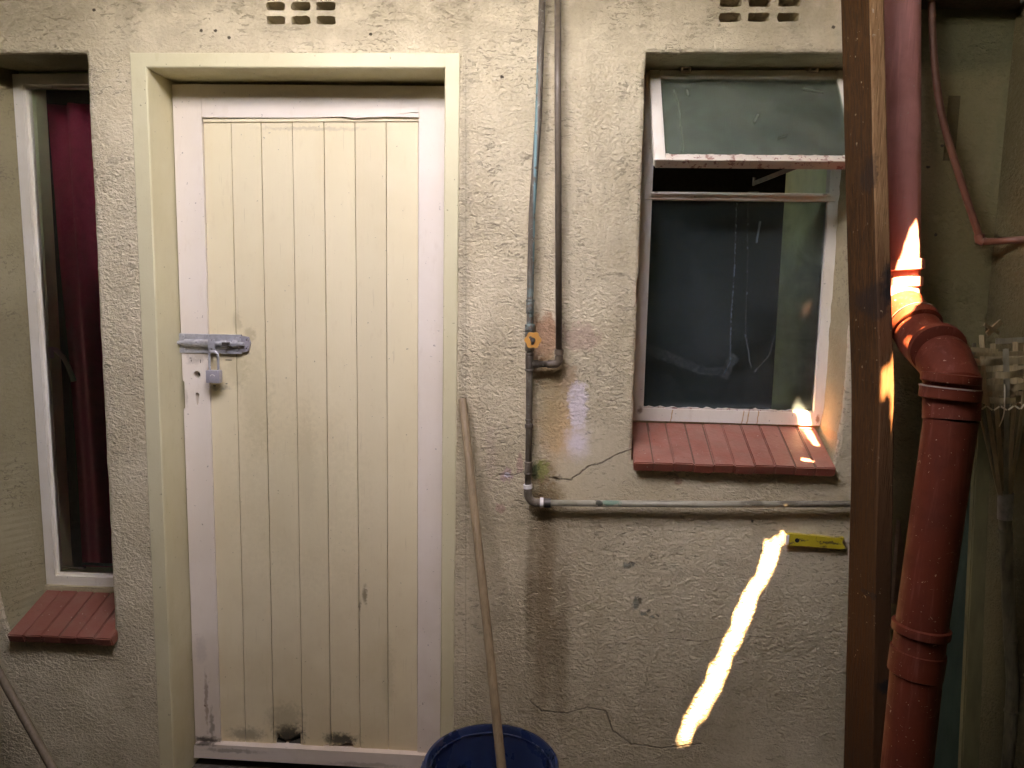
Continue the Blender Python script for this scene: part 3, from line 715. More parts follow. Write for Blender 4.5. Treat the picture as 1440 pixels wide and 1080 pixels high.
tops = [286, 325, 367, 411, 455.5, 499, 543, 588.5]; bots = [310, 345.5, 385, 425.5, 465, 506.5, 546, 587]
YB = DY+.008
for k in range(7):
    a = 0.0011; x0t, x1t = xz(tops[k], 175, YB)[0]+a, xz(tops[k+1], 175, YB)[0]-a; x0b, x1b = xz(bots[k], 1045, YB)[0]+a, xz(bots[k+1], 1045, YB)[0]-a
    zt = z_b-.001; zb = .055
    n = 14
    left = [(x0b+(x0t-x0b)*i/n + .0006*mnoise.noise(Vector((k*3, i*1.3, 0))), zb+(zt-zb)*i/n) for i in range(n+1)]
    right = [(x1b+(x1t-x1b)*i/n + .0006*mnoise.noise(Vector((k*3+7, i*1.3, 0))), zb+(zt-zb)*i/n) for i in range(n+1)]
    bottom = []
    if k == 2: bottom = [xz(q[0], q[1], YB) for q in ((388, 1046), (390, 1030), (397, 1038), (406, 1040), (416, 1035), (422, 1030), (423, 1046))]
    if k == 3: bottom = [xz(q[0], q[1], YB) for q in ((452, 1052), (456, 1047), (463, 1046))]
    if k == 4: bottom = [xz(q[0], q[1], YB) for q in ((467.5, 1054), (468, 1046), (479, 1048), (488, 1044), (496, 1046), (499, 1056))]
    if k == 4: left = [left[0], (left[0][0]+.004, left[0][1]+.012), (left[1][0]+.0005, left[1][1]-.04)] + left[1:]
    poly = left[::-1] + bottom + right
    # left is listed bottom to top: walk down the left, along the bottom, up the right
    yk = YB + random.uniform(-.0006, .0012)
    o = MB().prism(fix(poly), yk, yk+.018, bev=.0030).build('board', 'board', door)
b = MB(); b.prism(fix([xz(386, 1060, YB+.012), xz(388, 1037, YB+.012), xz(405, 1044, YB+.012), xz(424, 1036, YB+.012), xz(426, 1060, YB+.012)]), YB+.006, YB+.016); b.build('rotten_board_end', 'rot', door)
b = MB(); b.box(sx0+.01, sxr-.01, DY+.030, DY+.040, .05, 2.03); b.build('backing', 'rot', door)

# sliding bolt across the stile
bolt = MB(); by = DY-.0015
x0, z0 = xz(253, 497, by); x1, z1 = xz(327, 469, by)
pz0, pz1 = xz(300, 497, by)[1], xz(300, 470, by)[1]
bolt.box(x0, xz(339, 480, by)[0], by-.002, DY+.0065, pz0, pz1, .0008)
bo = bolt.build('slide_bolt', 'steel', door)
b = MB(); zc = (pz0+pz1)/2+.002
b.tube([(xz(248, 480, by)[0], by-.010, zc), (xz(345, 480, by)[0], by-.010, zc)], .0058, 16); b.build('bolt_rod', 'steel', bo, smooth=40)
b = MB()
xa, xb = xz(262, 480, by)[0], xz(298, 480, by)[0]
for xs_, xe in ((xa, xb), (xz(312, 480, by)[0], xz(322, 480, by)[0]), (xz(329, 480, by)[0], xz(337, 480, by)[0])):
    pr = []
    for k in range(9):
        a_ = math.pi*k/8; pr.append((-math.cos(a_)*.0105, -math.sin(a_)*.0085-.008))
    pr = [(-.0105, 0)] + pr + [(.0105, 0)]
    A = [b.bm.verts.new((xs_, by+p[1], zc+p[0])) for p in pr]; B = [b.bm.verts.new((xe, by+p[1], zc+p[0])) for p in pr]
    for i in range(len(pr)-1): b.bm.faces.new((A[i], A[i+1], B[i+1], B[i]))
    b.bm.faces.new(A); b.bm.faces.new(B[::-1])
b.build('barrel', 'steel', bo, smooth=50)
# hasp lug and staple the padlock goes through
b = MB(); lx = xz(302, 490, by)[0]; b.prism(fix([(lx-.010, zc+.012), (lx+.010, zc+.012), (lx+.010, zc-.022), (lx-.006, zc-.026), (lx-.010, zc-.020)]), by-.021, by-.018, holes=[fix([(lx+.004*math.cos(2*math.pi*k/10), zc-.016+.004*math.sin(2*math.pi*k/10)) for k in range(10)])]); b.build('hasp', 'steel', bo)
b = MB(); b.box(xz(317, 475, by)[0], xz(326, 475, by)[0], by-.026, by-.012, zc-.004, zc+.005, .001); b.build('bolt_knob', 'steel_dark', bo)
for u, v in ((258.5, 473), (259, 491), (333.5, 476), (334, 492), (292, 472), (318, 493)):
    c = at(u, v, by); b = MB(); b.tube([(c.x, by-.0045, c.z), (c.x, by-.001, c.z)], [.0038, .0052], 12); b.build('screw', 'steel', bo, smooth=50)
# keeper end with two empty screw holes
b = MB(); c0 = xz(340, 497, by); b.prism(fix([xz(339, 472, by), xz(349, 474, by), xz(352, 483, by), xz(349, 494, by), xz(339, 496, by)]), by+.000, DY+.0065, holes=[fix([(xz(348, 478, by)[0]+.003*math.cos(2*math.pi*k/8)-.002, xz(348, 478, by)[1]+.003*math.sin(2*math.pi*k/8)) for k in range(8)]), fix([(xz(348, 490, by)[0]+.003*math.cos(2*math.pi*k/8)-.002, xz(348, 490, by)[1]+.003*math.sin(2*math.pi*k/8)) for k in range(8)])]); b.build('end_plate', 'lock_body', bo)
# marks of an old handle plate
for u, v, w_, h_ in ((268, 503.5, 3, 1), (269, 507, .8, 3), (282, 508, .8, 5), (320, 506.5, 9, .8), (317, 540, 2.5, 1.2), (300, 543, 3, 1.5)):
    c = at(u, v, DY); yy = DY-.0004 if u < 300 else YB-.0012
    MB().box(c.x-w_*.001, c.x+w_*.001, yy-.0004, yy+.003, c.z-h_*.001, c.z+h_*.001).build('old_screw_mark', 'rot', door)

pl = thing('padlock', 'small grey padlock with a tall shackle hanging from the door bolt', 'padlock', (at(302, 530, .09).x, .09, at(302, 530, .09).z))
pc = at(301, 529.5, .09)
b = MB(); b.box(pc.x-.0205, pc.x+.0205, .080, .101, pc.z-.0185, pc.z+.0185, .003); body = b.build('body', 'lock_body', pl, smooth=40)
b = MB(); sh = [(pc.x-.0125, .0905, pc.z+.015)] + [(pc.x-.0125, .0905, pc.z+.048)] + [(pc.x+.0005-.013*math.cos(a), .0905-.0*a, pc.z+.060+.013*math.sin(a)) for a in np.linspace(0, math.pi, 9)] + [(pc.x+.0135, .0905, pc.z+.015)]
b.tube(sh, .0034, 10); b.build('shackle', 'steel', pl, smooth=60)
b = MB(); ring = [(pc.x+.0065*math.cos(a), .0792, pc.z+.001+.0055*math.sin(a)) for a in np.linspace(.2, 2.95, 9)]; b.tube(ring, .0009, 6); b.build('stamped_mark', 'tape', pl)

# ------------------------------------------------------------------ windows
def casement(x0, x1, z0, z1, y0, w, depth, parent, name, mat, bot_mat=None, lip=.010):
    """welded frame: each member a mitred bar with a stepped face, so the pane sits back"""
    outer = [(x0, z0), (x1, z0), (x1, z1), (x0, z1)]; inner = [(x0+w, z0+w), (x1-w, z0+w), (x1-w, z1-w), (x0+w, z1-w)]
    outs = []
    for k in range(4):
        a, b_, c, d = outer[k], outer[(k+1) % 4], inner[(k+1) % 4], inner[k]
        mbx = MB(); mbx.prism(fix([a, b_, c, d]), y0, y0+depth, bev=.003)
        l2 = [(x0+w, z0+w), (x1-w, z0+w), (x1-w, z1-w), (x0+w, z1-w)]; l3 = [(p[0]+(lip if p[0] < (x0+x1)/2 else -lip), p[1]+(lip if p[1] < (z0+z1)/2 else -lip)) for p in l2]
        mbx.prism(fix([l2[k], l2[(k+1) % 4], l3[(k+1) % 4], l3[k]]), y0+depth*.45, y0+depth)
        outs.append(mbx.build(name, bot_mat if (bot_mat and k == 0) else mat, parent))
    return outs

# right window: fixed lower light, top light swung open
rw = thing('steel_window', 'steel framed window with its top light propped open above the red brick sill', 'window', (.5, .15, 1.13))
FX0, FX1, FZ0, FZ1, FY = .2265, .765, 1.1285, 2.094, .142
b = MB(); b.prism(fix([(FX0, FZ0), (FX1, FZ0), (FX1, FZ0+.036), (FX0, FZ0+.036)]), FY, FY+.03, bev=.003)
fb = b.build('frame_rail', 'window_paint', rw)
b = MB(); nn = 60; up = []
for i in range(nn+1):
    x = FX0+.022+(FX1-FX0-.046)*i/nn; up.append((x, FZ0+.040+.006*mnoise.noise(Vector((x*60, 0, 3)))+.003*mnoise.noise(Vector((x*200, 0, 3)))))
b.prism(fix([(FX0+.022, FZ0+.030), (FX1-.024, FZ0+.030)] + up[::-1]), FY+.006, FY+.022); o = b.build('putty', 'window_rot', rw)
for i, (xa, xb) in enumerate(((FX0, FX0+.030), (FX1-.028, FX1))):
    b = MB(); b.prism(fix([(xa, FZ0+.0365), (xb, FZ0+.0365), (xb, FZ1), (xa, FZ1)]), FY, FY+.03, bev=.003); b.build('frame_post', 'window_paint', rw)
b = MB(); b.box(FX0+.0245, FX1-.0285, FY, FY+.03, FZ1-.022, FZ1, .002); b.build('frame_rail', 'window_paint', rw)
b = MB(); b.box(FX0+.006, FX1-.010, FY-.006, FY+.028, 1.752, 1.768, .002); b.box(FX0+.0245, FX1-.03, FY-.018, FY-.0065, 1.764, 1.771, .001); tr_ = b.build('transom', 'window_paint', rw)
b = MB(); b.box(FX0+.018, FX1-.022, FY+.014, FY+.018, FZ0+.030, 1.755); b.build('pane', 'glass_low', rw)
# swung sash
TH = R(36); SL = .335; HZ, HY = 2.086, FY-.006
sash = MB(); SX0, SX1 = .2335, .757
def swing(p):  # local (x, d down the sash, o outwards from its face)
    x, d, o_ = p; return Vector((x, HY - d*math.sin(TH) - o_*math.cos(TH), HZ - d*math.cos(TH) + o_*math.sin(TH)))
def sash_part(rects, name, mat, parent, o0, o1, bev=.002):
    b = MB()
    for (xa, xb, d0, d1) in rects:
        q = MB(); q.box(xa, xb, 0, 1, 0, 1)
        for v in q.bm.verts:
            x, y, z = v.co; v.co = swing((x, d0+(d1-d0)*z, o0+(o1-o0)*y))
        if bev: bmesh.ops.bevel(q.bm, geom=list(q.bm.edges), offset=bev, segments=2, affect='EDGES')
        me = bpy.data.meshes.new('t'); q.bm.to_mesh(me); q.bm.free(); b.bm.from_mesh(me); bpy.data.meshes.remove(me)
    return b.build(name, mat, parent)
sa = sash_part([(SX0+.029, SX1-.029, SL-.022, SL)], 'sash_rail', 'window_rot', rw, -.012, .012)
sash_part([(SX0+.029, SX1-.029, 0, .026)], 'sash_rail', 'window_paint', rw, -.012, .012)
sash_part([(SX0, SX0+.0285, 0, SL)], 'sash_stile', 'window_paint', rw, -.012, .012)
sash_part([(SX1-.0285, SX1, 0, SL)], 'sash_stile', 'window_paint', rw, -.012, .012)
sash_part([(SX0+.004, SX1-.004, SL+.0005, SL+.0035)], 'drip_bar', 'window_rot', rw, -.012, .016, .001)
sash_part([(SX0+.02, SX1-.02, .02, SL-.015)], 'sash_pane', 'glass_top', rw, -.002, .002, 0)
# putty strings along the sash bottom
b = MB(); 
for i in range(70):
    x = SX0+.03+(SX1-SX0-.07)*i/70; hgt = .004+.006*max(0, mnoise.noise(Vector((x*55, 0, 8))))
    ps = [swing((x, SL-.021, .010)), swing((x+.0078, SL-.021, .010)), swing((x+.0078, SL-.022-hgt, .006)), swing((x, SL-.022-hgt, .006)), swing((x, SL-.021, .0)), swing((x+.0078, SL-.021, .0))]
    v = [b.bm.verts.new(p) for p in ps]; b.bm.faces.new((v[0], v[1], v[2], v[3])); b.bm.faces.new((v[3], v[2], v[5], v[4])) 
b.build('sash_putty', 'window_rot', rw)
for u in (964, 1143):
    c = at(u, 98, HY-.012); b = MB(); b.box(c.x-.013, c.x+.013, HY-.022, HY+.004, 2.083, 2.088, .001)
    for s_ in (-1, 1): b.box(c.x+s_*.0105-.0025, c.x+s_*.0105+.0025, HY-.026, HY+.012, 2.0885, 2.0945, .001)
    b.tube([(c.x-.014, HY-.016, 2.0975), (c.x+.014, HY-.016, 2.0975)], .003, 8); b.build('hinge', 'hinge_paint', rw)
# stay arm and its peg
sp0, sp1 = at(1060, 258, FY-.004), swing((at(1108, 238, .06).x, SL-.012, -.012))
b = MB(); b.bar(sp0, sp1, .012, .004); b.tube([sp0+Vector((0, 0, -.006)), sp0+Vector((0, 0, .016))], .004, 10); b.box(sp0.x-.014, sp0.x+.014, sp0.y-.008, sp0.y+.008, 1.7685, 1.775, .001); b.build('stay', 'brown_pipe', rw, smooth=40)

# left window
lw = thing('steel_window', 'tall narrow steel window with a maroon curtain inside, at the far left', 'window', (-1.41, .16, .56))
LX0, LX1, LZ0, LZ1, LY = -1.5695, -1.266, .556, 2.086, .150
casement(LX0, LX1, LZ0, LZ1, LY, .029, .026, lw, 'frame_bar', 'window_paint', lip=.008)
b = MB(); b.box(LX0+.03, LX1-.03, LY+.016, LY+.020, LZ0+.03, LZ1-.03); b.build('pane', 'glass_left', lw)
h0 = at(66, 490, LY+.03)
hl = MB(); hl.box(h0.x-.010, h0.x+.018, LY+.022, LY+.044, h0.z-.030, h0.z+.006, .003)
hl.tube([at(72, 491, LY+.045), at(82, 492, LY+.05), at(91, 502, LY+.05), at(98, 515, LY+.05), at(106, 536, LY+.05)], [.010, .008, .0065, .007, .008], 10)
hl.build('handle', 'tape', lw, smooth=50)
hs = MB(); hp = at(84, 797, LY+.02); hs.box(-1.535, -1.46, LY+.022, LY+.034, .600, .606, .001); hs.tube([(hp.x, LY+.03, .606), (hp.x, LY+.03, .628)], .004, 8); hs.box(-1.47, -1.29, LY+.024, LY+.030, .612, .620, .001); hs.build('stay', 'steel_dark', lw)
lw.rotation_euler.y = -.0075   # the frame is set slightly out of plumb
# curtain
cu = MB(); nx_, nz_ = 90, 24; V_ = []
for j in range(nz_+1):
    z = .50+(2.03-.50)*j/nz_
    for i in range(nx_+1):
        x = -1.550+.60*i/nx_; s_ = i/nx_
        y = .268+.016*math.sin(s_*34+.6*math.sin(z*2))+.007*math.sin(s_*71+z)+.004*mnoise.noise(Vector((s_*9, z*3, 0)))
        V_.append(cu.bm.verts.new((x+.012*math.sin(z*2.2), y, z)))
for j in range(nz_):
    for i in range(nx_): k = j*(nx_+1)+i; cu.bm.faces.new((V_[k], V_[k+1], V_[k+nx_+2], V_[k+nx_+1]))
cur = cu.build('curtain', 'curtain', smooth=True, loc=(-1.25, .33, .5)); tag(cur, 'maroon curtain hanging in folds behind the narrow left window', 'curtain')

# ------------------------------------------------------------------ brick sills
def sill(x0, x1, n, yb, zb, yf, zf, th, label, loc, skew=.0, mat='sill'):
    t = thing('brick_sill', label, 'sill', loc, 'painted brick sills under the windows')
    w = (x1-x0)/n; L = math.hypot(yb-yf, zb-zf); uy, uz = (yf-yb)/L, (zf-zb)/L; ny, nz = -abs(uz)*1, abs(uy)  # outward normal of the sloping top
    ny, nz = (uz if uz < 0 else -uz), abs(uy)
    for k in range(n):
        g_ = .0007; a, c = x0+k*w+g_, x0+(k+1)*w-g_; e = random.uniform(-.002, .002); r = random.uniform(-.001, .001)
        b = MB(); vs = []
        for x in (a, c):
            for (s_, d) in ((0, 0), (L+e, 0), (L+e, -th), (0, -th)):
                vs.append(b.bm.verts.new((x+skew*(1-s_/L), yb+uy*s_+ny*(d+r), zb+uz*s_+nz*(d+r))))
        for q in ((0, 1, 2, 3), (7, 6, 5, 4), (0, 4, 5, 1), (1, 5, 6, 2), (2, 6, 7, 3), (3, 7, 4, 0)): b.bm.faces.new([vs[i] for i in q])
        bmesh.ops.bevel(b.bm, geom=list(b.bm.edges), offset=.0028, segments=2, affect='EDGES')
        for q in b.bm.verts:
            if q.co.y < 0.0: q.co += Vector((0, .0022, -.001))*mnoise.noise(q.co*60)*2 if mnoise.noise(q.co*90) > .05 else Vector((0, 0, 0))
        b.build('brick', mat, t, smooth=40)
    b = MB(); vs = []
    for x in (x0+.002, x1-.002):
        for (s_, d) in ((0, -.0035), (L-.006, -.0035), (L-.006, -th-.001), (0, -th-.001)): vs.append(b.bm.verts.new((x+skew*(1-s_/L), yb+uy*s_+ny*d, zb+uz*s_+nz*d)))
    for q in ((0, 1, 2, 3), (7, 6, 5, 4), (0, 4, 5, 1), (1, 5, 6, 2), (2, 6, 7, 3), (3, 7, 4, 0)): b.bm.faces.new([vs[i] for i in q])
    b.build('mortar', 'mortar', t); return t
sill(.2165, .745, 10, .150, 1.124, -.034, 1.045, .028, 'long red painted brick sill under the right window, patched with sunlight', (.48, -.03, 1.03))
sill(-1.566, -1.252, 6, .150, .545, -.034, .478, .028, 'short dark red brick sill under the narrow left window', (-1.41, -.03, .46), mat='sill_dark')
b = MB(); b.box(-1.571, -1.264, .140, .166, .44, .556); b.build('mortar_strip', 'reveal', house_wall)
b = MB(); b.box(.214, .775, .149, .17, 1.05, 1.1275); b.build('mortar_strip', 'reveal', house_wall)

# ------------------------------------------------------------------ water pipes
PY = -.026
ptop = at(763.5, -30, PY); pv = at(745, 462, PY); pt = at(744.5, 515, PY); pb = at(742.5, 692, PY); pe = at(762, 707, PY)
p2t = at(784.5, -30, PY); p2b = at(786, 500, PY)
wp = thing('water_pipe', 'greenish copper water pipe with an orange tap wheel, turning at a lower elbow', 'pipe', (pt.x, PY, pb.z))
b = MB(); mid1 = at(757, 170, PY); b.tube([ptop, mid1, at(748, 300, PY), at(745.5, 420, PY), pv, at(745, 500, PY)], .0088, 16); b.build('riser', 'copper', wp, smooth=True)
b = MB(); b.tube([at(745, 498, PY), pt, at(744, 595, PY), pb], .0088, 16); b.build('lower_pipe', 'copper', wp, smooth=True)
def collar(u, v, du, dv, r, name='coupling', mat='copper', hexa=False):
    a, c = at(u, v, PY), at(u+du, v+dv, PY); d = (c-a).normalized(); e = .0015
    b = MB(); b.tube([a, a+d*e, c-d*e, c], [r-.001, r, r, r-.001], 6 if hexa else 16); return b.build(name, mat, wp, smooth=None if hexa else 40)
for q in ((745.7, 421, 0, 4, .0115), (745.5, 425, -.2, 16, .0105), (745.2, 456, 0, 3, .0135), (745, 459, 0, 8, .0130), (744.8, 496, 0, 4, .0112), (744.7, 500, 0, 22, .0108), (744.5, 519, 0, 3, .012), (744, 589, 0, 3, .0105), (743.8, 596, 0, 6, .0112),
          (743.2, 649, 0, 3, .0118), (743, 652, 0, 14, .0100), (742.8, 664, 0, 3, .0115)): collar(*q, )
collar(745, 466, 0, 28, .0120, 'valve_body')
vh = at(749.5, 478, -.075); b = MB(); b.tube([(vh.x-.004, PY-.005, vh.z), (vh.x, -.080, vh.z)], .0055, 12); b.build('valve_spindle', 'brown_pipe', wp, smooth=40)
b = MB()  # six-lobed wheel with an open centre
n = 48; prof = []
outer_ = [((.0205+.0018*math.cos(6*a))*math.cos(a), (.0205+.0018*math.cos(6*a))*math.sin(a)) for a in (2*math.pi*k/n for k in range(n))]
holes_ = [[(math.cos(c_)*.0090+.0042*math.cos(2*math.pi*k/10)*1.0, math.sin(c_)*.0090+.0042*math.sin(2*math.pi*k/10)) for k in range(10)] for c_ in (2.4, 4.6)]
b.prism(fix([(vh.x+x, vh.z+z) for x, z in outer_]), -.083, -.070, holes=[fix([(vh.x+x, vh.z+z) for x, z in h]) for h in holes_], bev=.0025); b.build('tap_wheel', 'orange', wp)
b = MB(); b.tube([(vh.x, -.0875, vh.z), (vh.x, -.082, vh.z)], [.0055, .0065], 14); b.build('wheel_nut', 'steel_dark', wp)
# elbow at the foot, cross piece to the second riser
def arc(c, r, a0, a1, n=8): return [(c[0]+r*math.cos(a), PY, c[1]+r*math.sin(a)) for a in np.linspace(a0, a1, n)]
ec = (pb.x+.024, pe.z+.024)
b = MB(); b.tube([(pb.x, PY, pb.z+.01)] + arc(ec, .024, math.pi, 1.5*math.pi) + [(pe.x+.012, PY, pe.z)], .0112, 16); b.build('elbow', 'copper', wp, smooth=40)
b = MB(); b.tube([(pe.x+.006, PY, pe.z), (pe.x+.024, PY, pe.z)], .0125, 16); b.build('coupling', 'steel_dark', wp, smooth=40)
for (a, c, r) in ((at(742.7, 681, PY), at(742.7, 686.5, PY), .0122), (Vector((pe.x-.004, PY, pe.z)), Vector((pe.x+.004, PY, pe.z)), .0142)):
    b = MB(); b.tube([a+Vector((-.001, 0, 0)), c], r, 16); b.build('tape', 'tape', wp, smooth=40)
tz = at(746, 511.5, PY).z; b = MB(); b.tube([(pt.x, PY, tz), (p2b.x-.012, PY, tz)], .0085, 14); b.build('cross_pipe', 'copper', wp, smooth=True)
b = MB(); b.tube([(pt.x+.009, PY, tz), (pt.x+.024, PY, tz)], .0105, 14); b.build('coupling', 'copper', wp, smooth=40)
b = MB(); b.tube([(p2b.x-.030, PY, tz), (p2b.x-.014, PY, tz)] + arc((p2b.x-.014, tz+.014), .014, -math.pi/2, 0, 6)[1:] + [(p2b.x, PY, tz+.024)], .0108, 14); b.build('elbow', 'brown_pipe', wp, smooth=40)

rp = thing('riser_pipe', 'straight brown painted pipe rising beside the green copper one', 'pipe', (p2b.x, PY, p2b.z))
b = MB(); b.tube([p2t, at(784.5, 150, PY), Vector((p2b.x, PY, tz+.022))], .0085, 16); b.build('pipe', 'brown_pipe', rp, smooth=True)
b = MB(); b.tube([Vector((p2b.x, PY, tz+.026)), Vector((p2b.x, PY, tz+.040))], .0122, 16); b.build('coupling', 'brown_pipe', rp, smooth=40)
hp0 = Vector((pe.x+.022, PY, pe.z)); hp1 = at(1215, 709, PY)
b = MB(); b.tube([hp0, (hp0+hp1)/2+Vector((0, 0, -.002)), hp1], .0088, 16); hz = b.build('horizontal_pipe', 'cream_pipe', loc=hp0, smooth=True)
tag(hz, 'long level water pipe in flaking cream paint below the right window', 'pipe')
for u in (1200,):
    pass

# ------------------------------------------------------------------ timber post
def post():
    b = MB(); N = 26; rings = []
    stations = [(-40, 1184, 1222.5, 1243.5), (0, 1185, 1223, 1243.5), (180, 1188.5, 1227, 1248), (360, 1192, 1232, 1252.5), (560, 1197, 1237.5, 1258.5), (700, 1195.5, 1232.5, 1256.5), (850, 1191, 1229.5, 1254), (1060, 1185, 1226, 1251), (1220, 1180, 1223, 1249)]
    def at_v(v, col):
        for (a, b_) in zip(stations, stations[1:]):
            if a[0] <= v <= b_[0]: t = (v-a[0])/(b_[0]-a[0]); return a[col]*(1-t)+b_[col]*t
    for i in range(N+1):
        v = -40+1260*i/N
        pL, pF, pR = at(at_v(v, 1), v, -.090), at(at_v(v, 2), v, -.195), at(at_v(v, 3), v, -.195)
        z = pF.z; w = pR.x-pF.x; j = .0012*mnoise.noise(Vector((0, z*9, 0)))
        rings.append([b.bm.verts.new(p) for p in ((pL.x, -.090, z), (pF.x+j, -.192, z), (pF.x+.003+j, -.195, z), (pR.x-.003, -.195, z), (pR.x, -.192, z), (pL.x+w, -.090, z))])
    for A, B in zip(rings, rings[1:]):
        for k in range(6): b.bm.faces.new((A[k], A[(k+1) % 6], B[(k+1) % 6], B[k]))
    b.bm.faces.new(rings[0]); b.bm.faces.new(rings[-1][::-1])
    return b
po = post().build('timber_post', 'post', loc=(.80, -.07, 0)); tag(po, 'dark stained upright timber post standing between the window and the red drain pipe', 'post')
zmin = min((po.matrix_world @ v.co).z for v in po.data.vertices)

# ------------------------------------------------------------------ red drain pipe
dp = thing('drain_pipe', 'thick red plastic drain pipe with a double elbow behind the timber post', 'drain pipe', (.82, -.3, 0))
RR = .051
u1 = at(1266, 400, -.065); u0 = u1+(at(1267, 0, -.065)-u1)*1.5; u0.z = min(u0.z, 2.48)
k1_ = at(1266, 428, -.08); k2_ = at(1298, 478, -.20); k3_ = at(1336, 520, -.37); k4_ = at(1337, 590, -.40); k5_ = at(1293, 900, -.42); k6_ = at(1268, 1120, -.43); k6_.z = max(k6_.z, .0)
def seg(a, c, r, name, mat='red_pipe', lipr=None):
    d = (c-a).normalized(); b = MB(); b.tube([a, c], r, 32); return b.build(name, mat, dp, smooth=40)
b = MB(); b.tube([u0, u1], .0455, 32); b.build('upper_pipe', 'red_pipe_old', dp, smooth=40)
def smooth_path(pts, n=10):
    out = []
    P_ = [pts[0]]+list(pts)+[pts[-1]]
    for i in range(1, len(P_)-2):
        for k in range(n):
            t = k/n; a, b_, c, d = P_[i-1], P_[i], P_[i+1], P_[i+2]
            out.append(.5*((2*b_)+(c-a)*t+(2*a-5*b_+4*c-d)*t*t+(3*b_-a-3*c+d)*t**3))
    out.append(pts[-1]); return out
path = smooth_path([u1, k1_, k2_, k3_, k4_], 8); path = [path[i] for i in (0, 6, 9, 16, 22, 26, 32)]; nP = len(path)
rads_ = [.047+(RR+.003-.047)*min(1, i/3) for i in range(nP)]
b = MB(); b.tube(path[:3], rads_[:3], 32); b.build('neck', 'red_pipe_old', dp, smooth=40)
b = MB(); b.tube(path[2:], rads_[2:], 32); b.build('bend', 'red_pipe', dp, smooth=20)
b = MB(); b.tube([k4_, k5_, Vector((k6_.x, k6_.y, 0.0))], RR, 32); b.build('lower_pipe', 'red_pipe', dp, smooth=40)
def ringc(c, d, r, L, mat='red_pipe', name='socket_rim'):
    d = d.normalized(); b = MB(); b.tube([c-d*L/2, c-d*(L/2-.002), c+d*(L/2-.002), c+d*L/2], [r-.003, r, r, r-.003], 32); return b.build(name, mat, dp, smooth=35)
dn = (u1-u0).normalized()
ringc(at(1267, 373, -.065), dn, .053, .026, mat='red_pipe_old', name='socket_rim'); ringc(at(1267, 397, -.065), dn, .0495, .024, mat='red_pipe_old')
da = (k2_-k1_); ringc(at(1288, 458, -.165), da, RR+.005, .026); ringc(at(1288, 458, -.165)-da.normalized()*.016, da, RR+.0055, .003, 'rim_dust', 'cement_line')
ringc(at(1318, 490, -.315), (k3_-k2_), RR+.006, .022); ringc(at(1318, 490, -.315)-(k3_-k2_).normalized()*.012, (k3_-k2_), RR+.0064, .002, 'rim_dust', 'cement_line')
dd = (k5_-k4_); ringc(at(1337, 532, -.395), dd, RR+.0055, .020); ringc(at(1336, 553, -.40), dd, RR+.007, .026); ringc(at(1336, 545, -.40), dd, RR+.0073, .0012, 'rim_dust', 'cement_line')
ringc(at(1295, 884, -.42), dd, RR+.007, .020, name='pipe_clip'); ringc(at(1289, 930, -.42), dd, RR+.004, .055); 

# thin rust coloured pipe in the corner
tp = thing('thin_pipe', 'thin rust coloured pipe curving down the corner and turning through the side wall', 'pipe', at(1378, 338, -.05))
b = MB(); b.tube(smooth_path([at(1310, -25, -.05), at(1312, 60, -.05), at(1322, 150, -.05), at(1345, 235, -.05), at(1377, 332, -.05)], 6), .0085, 12); b.build('pipe', 'rust_pipe', tp, smooth=True)
c0, c1 = at(1377, 330, -.05), at(1384, 340, -.055)
b = MB(); b.tube([c0, at(1378, 338, -.05), c1], .0122, 12); b.build('elbow', 'rust_pipe', tp, smooth=40)
e1 = at(1440, 337, -.15); b = MB(); b.tube([c1, Vector((CORNER_X+.01, e1.y-.0, e1.z+.002))], .0085, 12); b.build('branch', 'rust_pipe', tp, smooth=True)

# small plates and blocks on the wall
b = MB(); a_, c_ = at(1326, 226, 0), at(1350, 135, 0); b.box(a_.x, c_.x, -.004, .002, a_.z, c_.z, .0015); cv = b.build('cover_plate', 'plaster_plain', loc=(a_.x, 0, a_.z))
tag(cv, 'small painted cover plate on the wall behind the thin curving pipe', 'plate')
b = MB(); a_, c_ = at(1256, 850, -.02), at(1266, 735, -.02); q_ = [(a_.x, a_.z), (a_.x+.016, a_.z+.02), (a_.x+.020, (a_.z+c_.z)/2), (c_.x, c_.z), (a_.x, c_.z+.004)]
b.prism(fix(q_), -.02, .002, bev=.002); cb = b.build('cement_patch', 'rim_dust', loc=(a_.x, 0, a_.z)); tag(cb, 'rough pale cement patch on the wall between post and drain pipe', 'patch')

# yellow strip
ys = thing('yellow_strip', 'scuffed yellow strip with torn ends fixed to the wall left of the post', 'strip', at(1147, 762, -.01))
yp = [(1106, 752), (1112, 751), (1150, 754), (1175, 757), (1187, 756), (1184, 763), (1189, 771), (1180, 772), (1160, 770), (1130, 768), (1108, 767)]
b = MB(); b.prism(fix([xz(u, v, -.014) for u, v in yp]), -.014, -.001, bev=.001); b.build('strip', 'yellow', ys)
c = at(1121, 760, -.015); b = MB(); b.tube([(c.x, -.0155, c.z), (c.x, -.012, c.z)], .006, 12); b.build('dark_hole', 'black', ys)
a_ = at(1108, 759.5, -.016); b = MB(); b.box(a_.x-.005, a_.x+.003, -.0165, -.002, a_.z-.014, a_.z+.014, .001); b.build('pale_end', 'tape', ys)

